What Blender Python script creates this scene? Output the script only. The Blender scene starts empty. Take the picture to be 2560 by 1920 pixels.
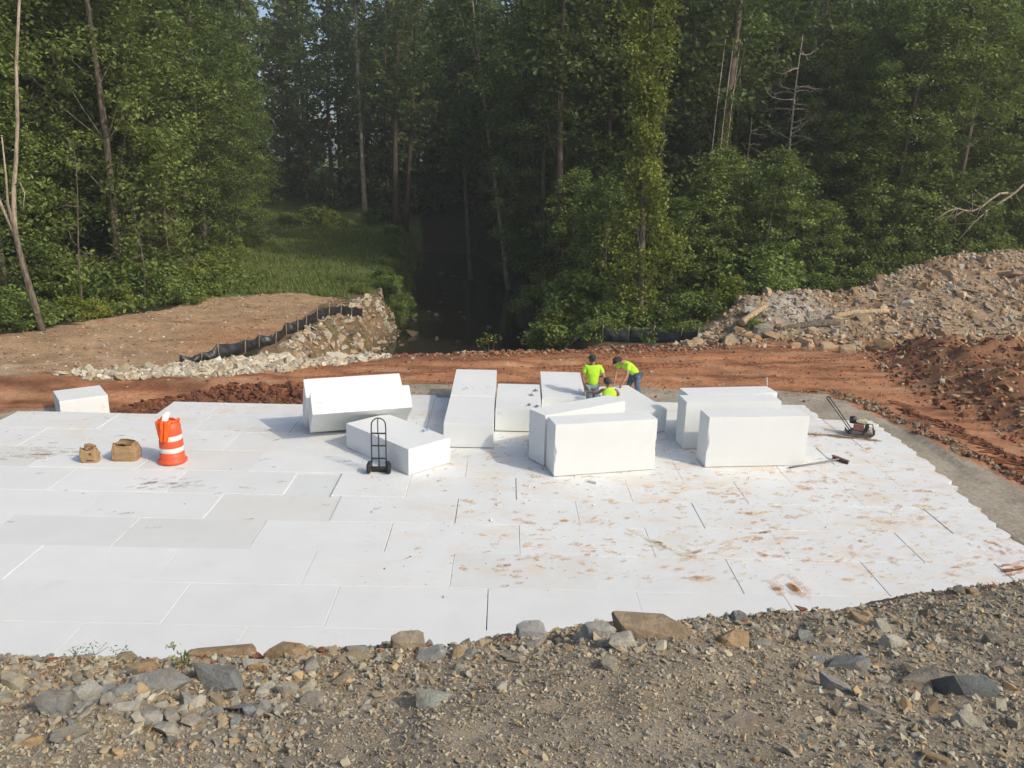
import bpy, bmesh, math, random
import numpy as np
from mathutils import Vector, Matrix, Quaternion

# ------------------------------------------------------------------ camera, sky, sun, exposure
scene = bpy.context.scene
EYE = 6.756
PITCH, ROLL = math.radians(15.352), math.radians(1.446)
fw = Vector((0, math.cos(PITCH), -math.sin(PITCH)))
up = Vector((0, math.sin(PITCH), math.cos(PITCH)))
rt = Vector((1, 0, 0))
rt2 = rt * math.cos(ROLL) + up * math.sin(ROLL)
up2 = -rt * math.sin(ROLL) + up * math.cos(ROLL)
cam_data = bpy.data.cameras.new('camera')
cam_data.sensor_fit = 'HORIZONTAL'
cam_data.sensor_width = 36.0
cam_data.lens = 36.0 * 2000.0 / 2560.0
cam_data.clip_start = 0.05
cam_data.clip_end = 2000.0
cam = bpy.data.objects.new('camera', cam_data)
m = Matrix.Identity(4)
for i in range(3):
    m[i][0] = rt2[i]; m[i][1] = up2[i]; m[i][2] = -fw[i]
m[0][3], m[1][3], m[2][3] = 0, 0, EYE
cam.matrix_world = m
scene.collection.objects.link(cam)
scene.camera = cam

SUN_EL = math.radians(38.0)
SUN_AZ = math.radians(-33.0)            # math angle in the ground plane, towards the sun
sun_dir = Vector((math.cos(SUN_EL) * math.cos(SUN_AZ), math.cos(SUN_EL) * math.sin(SUN_AZ), math.sin(SUN_EL)))
world = bpy.data.worlds.new('World')
scene.world = world
world.use_nodes = True
wn = world.node_tree
wn.nodes.clear()
sky = wn.nodes.new('ShaderNodeTexSky')
sky.sky_type = 'NISHITA'
sky.sun_disc = False
sky.sun_elevation = SUN_EL
sky.sun_rotation = math.pi / 2 - SUN_AZ
sky.air_density = 0.8
sky.dust_density = 3.0
sky.ozone_density = 0.6
bg = wn.nodes.new('ShaderNodeBackground')
bg.inputs['Strength'].default_value = 0.15
wo = wn.nodes.new('ShaderNodeOutputWorld')
wn.links.new(sky.outputs[0], bg.inputs[0])
wn.links.new(bg.outputs[0], wo.inputs[0])

sun_data = bpy.data.lights.new('sun', 'SUN')
sun_data.energy = 2.1
sun_data.angle = math.radians(0.6)
sun_data.color = (1.0, 0.89, 0.72)
sun = bpy.data.objects.new('sun', sun_data)
sun.rotation_mode = 'QUATERNION'
sun.rotation_quaternion = sun_dir.to_track_quat('Z', 'Y')
sun.location = (30, -20, 40)
scene.collection.objects.link(sun)

scene.view_settings.view_transform = 'Standard'
scene.view_settings.look = 'None'
scene.view_settings.gamma = 1.0
scene.view_settings.use_curve_mapping = False
scene.view_settings.exposure = 0.24
scene.cycles.max_bounces = 6
scene.cycles.diffuse_bounces = 4
scene.cycles.use_adaptive_sampling = True
scene.cycles.adaptive_threshold = 0.03
scene.cycles.use_denoising = True
scene.cycles.transparent_max_bounces = 4

# ------------------------------------------------------------------ helpers
C = scene.collection
RNG = np.random.default_rng(7)
random.seed(7)


def tag(o, label=None, cat=None, group=None, kind=None):
    if label: o['label'] = label
    if cat: o['category'] = cat
    if group: o['group'] = group
    if kind: o['kind'] = kind
    return o


def empty(name, loc=(0, 0, 0), rz=0.0, label=None, cat=None, group=None):
    o = bpy.data.objects.new(name, None)
    o.empty_display_size = 0.2
    o.location = loc
    o.rotation_euler = (0, 0, rz)
    C.objects.link(o)
    return tag(o, label, cat, group)


def obj(name, mesh, material=None, parent=None, loc=None):
    o = bpy.data.objects.new(name, mesh)
    if material is not None and not mesh.materials:
        mesh.materials.append(material)
    if parent is not None:
        o.parent = parent
    if loc is not None:
        o.location = loc
    C.objects.link(o)
    return o


def mesh_np(name, V, F, smooth=False, col=None, val=None):
    """V (n,3) float, F (m,k) int with one k."""
    me = bpy.data.meshes.new(name)
    V = np.ascontiguousarray(V, dtype=np.float32)
    F = np.ascontiguousarray(F, dtype=np.int32)
    k = F.shape[1]
    me.vertices.add(len(V))
    me.vertices.foreach_set('co', V.ravel())
    me.loops.add(F.size)
    me.loops.foreach_set('vertex_index', F.ravel())
    me.polygons.add(len(F))
    me.polygons.foreach_set('loop_start', np.arange(0, F.size, k, dtype=np.int32))
    try:
        me.polygons.foreach_set('loop_total', np.full(len(F), k, dtype=np.int32))
    except Exception:
        pass
    me.polygons.foreach_set('use_smooth', np.full(len(F), bool(smooth), dtype=bool))
    me.update(calc_edges=True)
    if col is not None:
        a = me.attributes.new('Col', 'FLOAT_COLOR', 'POINT')
        c = np.ones((len(V), 4), dtype=np.float32)
        c[:, :3] = col
        a.data.foreach_set('color', c.ravel())
    if val is not None:
        a = me.attributes.new('val', 'FLOAT', 'POINT')
        a.data.foreach_set('value', np.ascontiguousarray(val, dtype=np.float32))
    return me


class MB:
    def __init__(s):
        s.v = []; s.f = []; s.sm = []

    def add(s, v, f, smooth=False):
        b = len(s.v)
        s.v += [tuple(x) for x in v]
        s.f += [tuple(b + i for i in q) for q in f]
        s.sm += [smooth] * len(f)
        return s

    def box(s, c, d, R=None, ch=0.0):
        hx, hy, hz = d[0] / 2, d[1] / 2, d[2] / 2
        pts = []
        if ch <= 0:
            for z in (-hz, hz):
                for x, y in ((-hx, -hy), (hx, -hy), (hx, hy), (-hx, hy)):
                    pts.append(Vector((x, y, z)))
            F = [(3, 2, 1, 0), (4, 5, 6, 7), (0, 1, 5, 4), (1, 2, 6, 5), (2, 3, 7, 6), (3, 0, 4, 7)]
        else:
            for z, e in ((-hz, ch), (-hz + ch, 0), (hz - ch, 0), (hz, ch)):
                for x, y in ((-hx + e, -hy + e), (hx - e, -hy + e), (hx - e, hy - e), (-hx + e, hy - e)):
                    pts.append(Vector((x, y, z)))
            F = [(3, 2, 1, 0), (12, 13, 14, 15)]
            for k in range(3):
                for i in range(4):
                    j = (i + 1) % 4
                    F.append((4 * k + i, 4 * k + j, 4 * k + 4 + j, 4 * k + 4 + i))
        c = Vector(c)
        if R is not None:
            pts = [R @ p for p in pts]
        return s.add([p + c for p in pts], F)

    def tube(s, path, rad, n=8, cap=True, smooth=True):
        path = [Vector(p) for p in path]
        if not hasattr(rad, '__len__'):
            rad = [rad] * len(path)
        t0 = (path[1] - path[0]).normalized()
        ref = Vector((0, 0, 1)) if abs(t0.z) < 0.9 else Vector((1, 0, 0))
        u = t0.cross(ref).normalized()
        V = []; F = []
        for i, p in enumerate(path):
            if i == 0: t = path[1] - path[0]
            elif i == len(path) - 1: t = path[-1] - path[-2]
            else: t = path[i + 1] - path[i - 1]
            t = t.normalized() if t.length > 1e-9 else t0
            u = (u - t * u.dot(t))
            u = u.normalized() if u.length > 1e-6 else t.orthogonal().normalized()
            w = t.cross(u)
            for k in range(n):
                a = 2 * math.pi * k / n
                V.append(p + (u * math.cos(a) + w * math.sin(a)) * rad[i])
        for i in range(len(path) - 1):
            for k in range(n):
                j = (k + 1) % n
                F.append((i * n + k, i * n + j, (i + 1) * n + j, (i + 1) * n + k))
        s.add(V, F, smooth)
        if cap:
            b = len(s.v) - len(V)
            s.f.append(tuple(b + k for k in reversed(range(n)))); s.sm.append(False)
            e = len(s.v) - n
            s.f.append(tuple(e + k for k in range(n))); s.sm.append(False)
        return s

    def lathe(s, prof, n=24, c=(0, 0, 0), R=None, smooth=True, cap=True):
        V = []; F = []
        c = Vector(c)
        for r, z in prof:
            for k in range(n):
                a = 2 * math.pi * k / n
                p = Vector((r * math.cos(a), r * math.sin(a), z))
                if R is not None: p = R @ p
                V.append(p + c)
        for i in range(len(prof) - 1):
            for k in range(n):
                j = (k + 1) % n
                F.append((i * n + k, i * n + j, (i + 1) * n + j, (i + 1) * n + k))
        b = len(s.v)
        s.add(V, F, smooth)
        if cap:
            s.f.append(tuple(b + k for k in reversed(range(n)))); s.sm.append(False)
            e = b + (len(prof) - 1) * n
            s.f.append(tuple(e + k for k in range(n))); s.sm.append(False)
        return s

    def mesh(s, name):
        me = bpy.data.meshes.new(name)
        me.from_pydata([tuple(v) for v in s.v], [], s.f)
        me.polygons.foreach_set('use_smooth', s.sm)
        me.update()
        return me

    def build(s, name, mat, parent=None, loc=None):
        return obj(name, s.mesh(name), mat, parent, loc)


def copy_tree(o, parent=None):
    c = o.copy()
    C.objects.link(c)
    c.parent = parent
    for ch in list(o.children):
        copy_tree(ch, c)
    return c


# ---- numpy value noise
def _hash(ix, iy, seed):
    h = (ix.astype(np.int64) * 374761393 + iy.astype(np.int64) * 668265263 + seed * 1274126177) & 0xFFFFFFFF
    h = ((h ^ (h >> 13)) * 1274126177) & 0xFFFFFFFF
    return ((h ^ (h >> 16)) & 0xFFFFFF) / float(0xFFFFFF)


def vnoise(x, y, seed=0):
    x = np.asarray(x, float); y = np.asarray(y, float)
    ix = np.floor(x); iy = np.floor(y)
    fx = x - ix; fy = y - iy
    fx = fx * fx * (3 - 2 * fx); fy = fy * fy * (3 - 2 * fy)
    a = _hash(ix, iy, seed); b = _hash(ix + 1, iy, seed)
    c = _hash(ix, iy + 1, seed); d = _hash(ix + 1, iy + 1, seed)
    return (a * (1 - fx) + b * fx) * (1 - fy) + (c * (1 - fx) + d * fx) * fy


def fbm(x, y, seed=0, oct=4, gain=0.5):
    s = 0; a = 1; t = 0
    for i in range(oct):
        s = s + a * (vnoise(x * 2 ** i, y * 2 ** i, seed + i * 17) - 0.5)
        t += a; a *= gain
    return s / t * 2


def sstep(a, b, x):
    t = np.clip((x - a) / (b - a), 0, 1)
    return t * t * (3 - 2 * t)


def inpoly(x, y, poly):
    x = np.asarray(x, float); y = np.asarray(y, float)
    r = np.zeros(x.shape, bool)
    n = len(poly)
    for i in range(n):
        x0, y0 = poly[i]; x1, y1 = poly[(i + 1) % n]
        if y0 == y1: continue
        c = ((y0 > y) != (y1 > y)) & (x < (x1 - x0) * (y - y0) / (y1 - y0) + x0)
        r ^= c
    return r


# ------------------------------------------------------------------ materials
def new_mat(name):
    mt = bpy.data.materials.new(name)
    mt.use_nodes = True
    nt = mt.node_tree
    return mt, nt, nt.nodes['Principled BSDF']


def N(nt, kind, **kw):
    n = nt.nodes.new(kind)
    for k, v in kw.items():
        setattr(n, k, v)
    return n


def L(nt, a, b):
    nt.links.new(a, b)


def mathn(nt, op, a, b=None, clamp=False):
    n = N(nt, 'ShaderNodeMath', operation=op)
    n.use_clamp = clamp
    for i, v in enumerate((a, b)):
        if v is None: continue
        if hasattr(v, 'links'): L(nt, v, n.inputs[i])
        else: n.inputs[i].default_value = v
    return n.outputs[0]


def maprange(nt, v, a, b, c=0.0, d=1.0, smooth=True):
    n = N(nt, 'ShaderNodeMapRange')
    n.interpolation_type = 'SMOOTHSTEP' if smooth else 'LINEAR'
    L(nt, v, n.inputs['Value'])
    for k, x in zip(('From Min', 'From Max', 'To Min', 'To Max'), (a, b, c, d)):
        n.inputs[k].default_value = x
    return n.outputs[0]


def mixc(nt, fac, a, b, blend='MIX'):
    n = N(nt, 'ShaderNodeMix', data_type='RGBA', blend_type=blend)
    for sock, v in ((n.inputs[0], fac), (n.inputs[6], a), (n.inputs[7], b)):
        if hasattr(v, 'links'): L(nt, v, sock)
        elif isinstance(v, (tuple, list)): sock.default_value = (*v[:3], 1)
        else: sock.default_value = v
    return n.outputs[2]


def noise(nt, vec, scale, detail=4, rough=0.55, dist=0.0):
    n = N(nt, 'ShaderNodeTexNoise')
    n.inputs['Scale'].default_value = scale
    n.inputs['Detail'].default_value = detail
    n.inputs['Roughness'].default_value = rough
    n.inputs['Distortion'].default_value = dist
    if vec is not None: L(nt, vec, n.inputs['Vector'])
    return n.outputs[0]


def bump(nt, bsdf, height, strength=0.4, dist=0.02):
    b = N(nt, 'ShaderNodeBump')
    b.inputs['Strength'].default_value = strength
    b.inputs['Distance'].default_value = dist
    L(nt, height, b.inputs['Height'])
    L(nt, b.outputs[0], bsdf.inputs['Normal'])


def plain(name, col, rough=0.6, metal=0.0, var=0.12, scale=8.0, bmp=0.0, spec=0.5):
    mt, nt, b = new_mat(name)
    tc = N(nt, 'ShaderNodeTexCoord')
    n = noise(nt, tc.outputs['Object'], scale, 5)
    f = maprange(nt, n, 0.3, 0.7, 1 - var, 1 + var, False)
    c = mixc(nt, 1.0, col, (1, 1, 1), 'MULTIPLY')
    mul = N(nt, 'ShaderNodeVectorMath', operation='SCALE')
    L(nt, c, mul.inputs[0]); L(nt, f, mul.inputs['Scale'])
    L(nt, mul.outputs[0], b.inputs['Base Color'])
    b.inputs['Roughness'].default_value = rough
    b.inputs['Metallic'].default_value = metal
    b.inputs['Specular IOR Level'].default_value = spec
    if bmp:
        bump(nt, b, noise(nt, tc.outputs['Object'], scale * 4, 6), bmp, 0.01)
    return mt


def attr_mat(name, rough=0.9, var=0.25, scale=3.0, bscale=30.0, bstr=0.5, bdist=0.02, fine=0.0, fscale=60.0):
    """colour comes from the mesh's own colour attribute, grain from noise"""
    mt, nt, b = new_mat(name)
    a = N(nt, 'ShaderNodeAttribute', attribute_name='Col')
    geo = N(nt, 'ShaderNodeNewGeometry')
    n = noise(nt, geo.outputs['Position'], scale, 6, 0.65)
    f = maprange(nt, n, 0.3, 0.7, 1 - var, 1 + var, False)
    mul = N(nt, 'ShaderNodeVectorMath', operation='SCALE')
    L(nt, a.outputs['Color'], mul.inputs[0]); L(nt, f, mul.inputs['Scale'])
    out = mul.outputs[0]
    if fine:
        n2 = noise(nt, geo.outputs['Position'], fscale, 3, 0.7)
        f2 = maprange(nt, n2, 0.32, 0.68, 1 - fine, 1 + fine, False)
        m2 = N(nt, 'ShaderNodeVectorMath', operation='SCALE')
        L(nt, out, m2.inputs[0]); L(nt, f2, m2.inputs['Scale'])
        out = m2.outputs[0]
    L(nt, out, b.inputs['Base Color'])
    b.inputs['Roughness'].default_value = rough
    b.inputs['Specular IOR Level'].default_value = 0.2
    if bstr:
        bump(nt, b, noise(nt, geo.outputs['Position'], bscale, 8, 0.7), bstr, bdist)
    return mt


def rock_mat(name):
    """single stones: the stone's colour is the object's own colour"""
    mt, nt, b = new_mat(name)
    oi = N(nt, 'ShaderNodeObjectInfo')
    tc = N(nt, 'ShaderNodeTexCoord')
    geo = N(nt, 'ShaderNodeNewGeometry')
    n = noise(nt, geo.outputs['Position'], 9.0, 8, 0.7)
    f = maprange(nt, n, 0.3, 0.7, 0.7, 1.28, False)
    mul = N(nt, 'ShaderNodeVectorMath', operation='SCALE')
    L(nt, oi.outputs['Color'], mul.inputs[0]); L(nt, f, mul.inputs['Scale'])
    n3 = noise(nt, geo.outputs['Position'], 3.0, 3)
    stain = maprange(nt, n3, 0.52, 0.7, 0, 0.55)
    c = mixc(nt, stain, mul.outputs[0], (0.30, 0.21, 0.12))
    L(nt, c, b.inputs['Base Color'])
    b.inputs['Roughness'].default_value = 0.88
    b.inputs['Specular IOR Level'].default_value = 0.25
    bump(nt, b, noise(nt, geo.outputs['Position'], 16.0, 9, 0.72), 0.9, 0.045)
    return mt


def foam_mat(name, dirty):
    mt, nt, b = new_mat(name)
    geo = N(nt, 'ShaderNodeNewGeometry')
    oi = N(nt, 'ShaderNodeObjectInfo')
    pos = geo.outputs['Position']
    base = mixc(nt, 1.0, (0.735, 0.77, 0.765), oi.outputs['Color'], 'MULTIPLY')
    bead = noise(nt, pos, 90.0, 2)
    fb = maprange(nt, bead, 0.3, 0.7, 0.975, 1.015, False)
    big = noise(nt, pos, 1.1, 3)
    fb = mathn(nt, 'MULTIPLY', fb, maprange(nt, big, 0.3, 0.7, 0.965, 1.02, False))
    sc = N(nt, 'ShaderNodeVectorMath', operation='SCALE')
    L(nt, base, sc.inputs[0]); L(nt, fb, sc.inputs['Scale'])
    col = sc.outputs[0]
    if dirty:
        sep = N(nt, 'ShaderNodeSeparateXYZ')
        L(nt, pos, sep.inputs[0])
        xm = maprange(nt, sep.outputs[0], -5.5, 2.5)
        xr = maprange(nt, sep.outputs[0], 7.5, 10.0)
        yb = maprange(nt, sep.outputs[1], 16.0, 20.5)
        dirt = mathn(nt, 'MAXIMUM', xm, mathn(nt, 'MULTIPLY', yb, 0.8))
        near = maprange(nt, sep.outputs[1], 10.8, 13.2)
        dirt = mathn(nt, 'MULTIPLY', dirt, near)
        mp = N(nt, 'ShaderNodeMapping')
        mp.inputs['Scale'].default_value = (0.75, 1.25, 1.0)
        L(nt, pos, mp.inputs[0])
        # tan film of trodden soil
        film = maprange(nt, noise(nt, mp.outputs[0], 1.0, 6, 0.68, 0.6), 0.47, 0.72)
        film = mathn(nt, 'MULTIPLY', film, mathn(nt, 'MULTIPLY', dirt, 0.62))
        col = mixc(nt, film, col, (0.66, 0.52, 0.33))
        # smears
        patch = maprange(nt, noise(nt, pos, 0.7, 3, 0.5), 0.36, 0.60)
        sm = maprange(nt, noise(nt, mp.outputs[0], 5.5, 6, 0.68, 1.4), 0.55, 0.68)
        sm = mathn(nt, 'MULTIPLY', sm, mathn(nt, 'MULTIPLY', patch, mathn(nt, 'MULTIPLY', dirt, 0.75)))
        col = mixc(nt, sm, col, (0.62, 0.38, 0.16))
        # thin scuffs, grey
        mp2 = N(nt, 'ShaderNodeMapping')
        mp2.inputs['Scale'].default_value = (0.55, 2.2, 1.0)
        mp2.inputs['Rotation'].default_value = (0, 0, 0.35)
        L(nt, pos, mp2.inputs[0])
        sk = maprange(nt, noise(nt, mp2.outputs[0], 9.0, 4, 0.6), 0.63, 0.72)
        sk = mathn(nt, 'MULTIPLY', sk, mathn(nt, 'MULTIPLY', maprange(nt, sep.outputs[1], 12.5, 18.5), 0.45))
        col = mixc(nt, sk, col, (0.36, 0.34, 0.31))
        # grey dust, stronger by the trodden right edge
        gr = maprange(nt, noise(nt, pos, 1.7, 6, 0.7), 0.56, 0.78)
        gr = mathn(nt, 'MULTIPLY', gr, mathn(nt, 'ADD', mathn(nt, 'MULTIPLY', xr, 0.5), 0.16))
        col = mixc(nt, gr, col, (0.42, 0.38, 0.31))
    else:
        gr = maprange(nt, noise(nt, pos, 2.3, 6, 0.7), 0.55, 0.8, 0, 0.2)
        col = mixc(nt, gr, col, (0.5, 0.47, 0.4))
    L(nt, col, b.inputs['Base Color'])
    b.inputs['Roughness'].default_value = 0.75
    b.inputs['Specular IOR Level'].default_value = 0.15
    bump(nt, b, bead, 0.08, 0.004)
    return mt


def leaf_mat(name, dark, light, trans=0.35):
    mt, nt, b = new_mat(name)
    a = N(nt, 'ShaderNodeAttribute', attribute_name='val')
    oi = N(nt, 'ShaderNodeObjectInfo')
    rr = maprange(nt, oi.outputs['Random'], 0, 1, -0.25, 0.28, False)
    f = mathn(nt, 'ADD', a.outputs['Fac'], rr, True)
    col = mixc(nt, f, dark, light)
    hue = N(nt, 'ShaderNodeMath', operation='FRACT')
    L(nt, mathn(nt, 'MULTIPLY', oi.outputs['Random'], 7.31), hue.inputs[0])
    col = mixc(nt, mathn(nt, 'MULTIPLY', hue.outputs[0], 0.4), col, mixc(nt, f, (0.075, 0.085, 0.022), (0.25, 0.28, 0.075)))
    L(nt, col, b.inputs['Base Color'])
    b.inputs['Roughness'].default_value = 0.55
    b.inputs['Specular IOR Level'].default_value = 0.3
    tr = N(nt, 'ShaderNodeBsdfTranslucent')
    tcol = mixc(nt, 0.5, col, (0.16, 0.22, 0.03))
    L(nt, tcol, tr.inputs[0])
    mx = N(nt, 'ShaderNodeMixShader')
    mx.inputs[0].default_value = trans
    L(nt, b.outputs[0], mx.inputs[1]); L(nt, tr.outputs[0], mx.inputs[2])
    L(nt, mx.outputs[0], nt.nodes['Material Output'].inputs[0])
    return mt


def bark_mat(name, c1, c2):
    mt, nt, b = new_mat(name)
    tc = N(nt, 'ShaderNodeTexCoord')
    mp = N(nt, 'ShaderNodeMapping')
    mp.inputs['Scale'].default_value = (6, 6, 1.2)
    L(nt, tc.outputs['Object'], mp.inputs[0])
    n = noise(nt, mp.outputs[0], 2.0, 6, 0.65)
    L(nt, mixc(nt, maprange(nt, n, 0.35, 0.65), c1, c2), b.inputs['Base Color'])
    b.inputs['Roughness'].default_value = 0.9
    b.inputs['Specular IOR Level'].default_value = 0.15
    bump(nt, b, n, 0.6, 0.05)
    return mt


M = {}
M['foam_slab'] = foam_mat('foam_laid', True)
M['foam'] = foam_mat('foam_block', False)
M['ground'] = attr_mat('soil', 0.95, 0.28, 0.9, 14.0, 0.7, 0.06, 0.22, 9.0)
M['gravel'] = attr_mat('gravel_soil', 0.95, 0.2, 4.0, 60.0, 0.8, 0.02, 0.25, 70.0)
M['rubble'] = attr_mat('rubble_soil', 0.95, 0.3, 1.2, 20.0, 0.8, 0.05, 0.3, 14.0)
M['stones'] = attr_mat('small_stones', 0.9, 0.2, 12.0, 40.0, 0.3, 0.01)
M['rock'] = rock_mat('single_rock')
M['leaf_mid'] = leaf_mat('leaf_mid', (0.066, 0.112, 0.028), (0.27, 0.37, 0.092))
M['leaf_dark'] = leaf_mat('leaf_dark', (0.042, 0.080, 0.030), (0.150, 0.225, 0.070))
M['leaf_olive'] = leaf_mat('leaf_olive', (0.065, 0.070, 0.028), (0.165, 0.170, 0.065), 0.2)
M['leaf_bright'] = leaf_mat('leaf_bright', (0.14, 0.19, 0.024), (0.42, 0.48, 0.08), 0.4)
M['grass'] = leaf_mat('grass_blade', (0.085, 0.135, 0.034), (0.24, 0.31, 0.085), 0.3)
M['bark'] = bark_mat('bark_grey', (0.08, 0.065, 0.05), (0.20, 0.17, 0.135))
M['bark_dark'] = bark_mat('bark_dark', (0.055, 0.04, 0.032), (0.13, 0.10, 0.08))
M['bark_pale'] = bark_mat('bark_pale', (0.22, 0.18, 0.13), (0.46, 0.40, 0.31))
M['wood'] = bark_mat('weathered_wood', (0.30, 0.22, 0.13), (0.50, 0.39, 0.25))

# ------------------------------------------------------------------ terrain
SL_YAW = math.radians(0.65)            # the laid rows are turned very slightly
gx = np.array([math.cos(SL_YAW), math.sin(SL_YAW)])
gy = np.array([-math.sin(SL_YAW), math.cos(SL_YAW)])

CREEK_L = [(30, -6.0), (38.7, -6.2), (41.5, -5.8), (48.0, -5.8), (56.8, -6.6), (66.3, -7.6), (79.5, -8.6), (95, -12), (120, -20)]
CREEK_R = [(30, 0.6), (41.7, 1.0), (44.6, -0.2), (48.7, -0.7), (57.7, -1.0), (67.4, -1.8), (78.7, -3.5), (86, -5.3), (95, -8), (120, -15)]
WATER_Z = -2.5


def tab(t, y):
    a = np.array(t)
    return np.interp(y, a[:, 0], a[:, 1])


SAND = [(-40, 19), (-14.7, 21.4), (-13.4, 22.3), (-12.0, 22.0), (-11.2, 21.4), (-6.3, 22.2), (-5.2, 24.3), (-3.4, 24.9), (-1.5, 24.25),
        (2, 24.3), (5.1, 24.6), (8.7, 24.9), (10.0, 24.7), (10.5, 23.2), (10.75, 22.2), (11.1, 20.0), (11.4, 18.3), (11.7, 16.7), (13.2, 12), (-40, 8)]
FIELD = [(-60, 23.6), (-60, 29.5), (-19.7, 29.9), (-17.8, 33.2), (-16.2, 36.3), (-14.9, 39.8), (-11.5, 42.0), (-8.6, 40.4),
         (-8.0, 36), (-9.2, 31), (-10.2, 27.6), (-11.6, 26.2), (-14.2, 24.7), (-18, 23.8)]


RIPP = [(-14.6, 24.5), (-12.3, 25.4), (-11.1, 26.1), (-9.7, 27.5), (-7.5, 28.4), (-5.2, 28.9), (-4.4, 28.3), (-5.2, 27.4), (-7.7, 25.6), (-9.6, 24.6), (-11.2, 24.5), (-12.8, 24.1)]


def road_far(x):
    return np.interp(x, [-60, -14, -9, -5, -2.7, 1, 5, 9, 14, 20, 60],
                     [23, 24.6, 26.2, 28.2, 28.8, 29.6, 30.6, 31.8, 32.4, 34, 36])


def pile_h(x, y):
    """rubble heap at the right"""
    xs = [5, 7.2, 9.2, 10.3, 12.4, 15.8, 17.1, 19.7, 23.1, 26.3, 40]
    zc = np.interp(x, xs, [-.4, -0.05, 0.42, 1.05, 1.42, 1.36, 1.5, 2.6, 3.05, 3.25, 3.6])
    yc = np.interp(x, xs, [33, 33.4, 35, 36, 37, 38, 38.5, 40, 41, 42, 46])
    yf = np.interp(x, [5, 7, 10, 14, 18, 22, 26, 40], [31.8, 32, 31.8, 32.2, 33.0, 33.8, 34.6, 37])
    t = np.clip((y - yf) / (yc - yf), 0, 1)
    fr = zc * (t ** 0.85)
    bk = zc * np.clip(1 - (y - yc) / 5.0, 0, 1)
    h = np.where(y < yf, 0, np.where(y <= yc, fr, bk))
    m = sstep(5.5, 8.5, x)
    rough = (fbm(x * 0.8, y * 0.8, 31, 4) * 0.32 + fbm(x * 3, y * 3, 32, 3) * 0.10) * np.clip(h / 0.6, 0, 1)
    return (h + rough) * m


def mound_h(x, y):
    """dark loose soil at the right edge of the haul road"""
    xf = np.interp(y, [12, 19.9, 22.3, 24.2, 27.7, 30.7, 33], [15.5, 13.6, 13.0, 12.8, 13.0, 13.6, 16])
    m = sstep(0, 2.6, x - xf) * sstep(13, 17, y) * (1 - sstep(29.5, 33, y))
    return m * (0.75 + 0.45 * fbm(x * .7, y * .7, 41, 3) + 0.22 * fbm(x * 2.6, y * 2.6, 42, 3))


def in_slab(x, y, grow=0.0):
    a = x * gx[0] + y * gx[1]; b = x * gy[0] + y * gy[1]
    g = grow
    r = (a > -15 - g) & (a < 9.85 + g) & (b > 6) & (b < 20.2 + g)
    r |= (a > -9.2 - g) & (a < 10.0 + g) & (b > 6) & (b < 21.3 + g)
    r |= (a > -5.6 - g) & (a < 8.9 + g) & (b > 6) & (b < 22.6 + g)
    return r


def ground_h(x, y):
    x = np.asarray(x, float); y = np.asarray(y, float)
    h = -0.06 + 0.10 * fbm(x * 0.25, y * 0.25, 1, 3)
    # low bedding at the left rear of the platform
    low = (1 - sstep(-9.5, -4.0, x)) * (1 - sstep(22.5, 24.6, y))
    h = h - 0.40 * low
    flat = in_slab(x, y, 1.2)
    h = np.where(flat, -0.10 - 0.38 * low, h)
    h = h + 0.05 * fbm(x * 1.6, y * 1.6, 2, 4) * np.where(inpoly(x, y, SAND), 0.3, 1.0)
    # wheel ruts along the haul road
    rd = (y > 24.2) & (y < 31) | ((x > 10.8) & (y > 12))
    rut = np.exp(-((np.abs((y - road_far(x) + 3.0)) - 0.9) / 0.22) ** 2)
    h = h - np.where(rd & (x < 11), 0.07 * rut * (0.6 + 0.8 * vnoise(x * .5, y * .5, 3)), 0)
    # creek: the road edge falls off, and the channel runs away from it
    cl = tab(CREEK_L, y); cr = tab(CREEK_R, y)
    d = np.where(x < (cl + cr) / 2, (cl - x) * np.interp(y, [30, 41, 46, 60], [1.25, 1.35, 1.2, 1.0]), x - cr)   # <0 inside the channel
    bankw = np.interp(y, [30, 40, 60], [3.0, 2.6, 3.0])
    ch = 1 - sstep(0, 1, d / bankw + 0.12 * fbm(x * .8, y * .8, 5, 3))
    ch = ch * (1 - sstep(84, 92, y))
    far = sstep(0.0, 3.2, y - road_far(x) - 0.15 * fbm(x, y * .2, 6, 3))
    h = h - ch * far * 3.1
    # right bank of the creek stays lower than the road
    rb = sstep(0.5, 4.0, y - road_far(x)) * (1 - sstep(6.5, 11, x)) * sstep(-2, 1.5, x)
    h = h - 0.55 * rb * (1 - ch)
    h = h + pile_h(x, y) + mound_h(x, y)
    # the wood stands on rising ground
    h = h + sstep(60, 140, y) * 5.0 * (1 - ch) + sstep(18, 60, np.abs(x)) * 2.5 * sstep(40, 60, y)
    h = h + np.where(y > 44, 0.5 * fbm(x * 0.12, y * 0.12, 8, 3), 0) * (1 - ch)
    s = in_slab(x, y, -0.05)
    return np.where(s, -0.66, h)


def axis(segs):
    out = []
    for a, b, st in segs:
        out += list(np.arange(a, b - 1e-6, st))
    out.append(segs[-1][1])
    return np.array(out)


def grid_mesh(name, xs, ys, hf, colf=None, smooth=True):
    X, Y = np.meshgrid(xs, ys)
    Z = hf(X, Y)
    V = np.stack([X.ravel(), Y.ravel(), Z.ravel()], 1)
    nx, ny = len(xs), len(ys)
    i = np.arange(nx * ny).reshape(ny, nx)
    F = np.stack([i[:-1, :-1].ravel(), i[:-1, 1:].ravel(), i[1:, 1:].ravel(), i[1:, :-1].ravel()], 1)
    col = colf(X.ravel(), Y.ravel(), Z.ravel()) if colf else None
    return mesh_np(name, V, F, smooth, col)


def mixa(c, m, k):
    m = np.clip(m, 0, 1)[:, None]
    return c * (1 - m) + np.array(k)[None, :] * m


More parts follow.
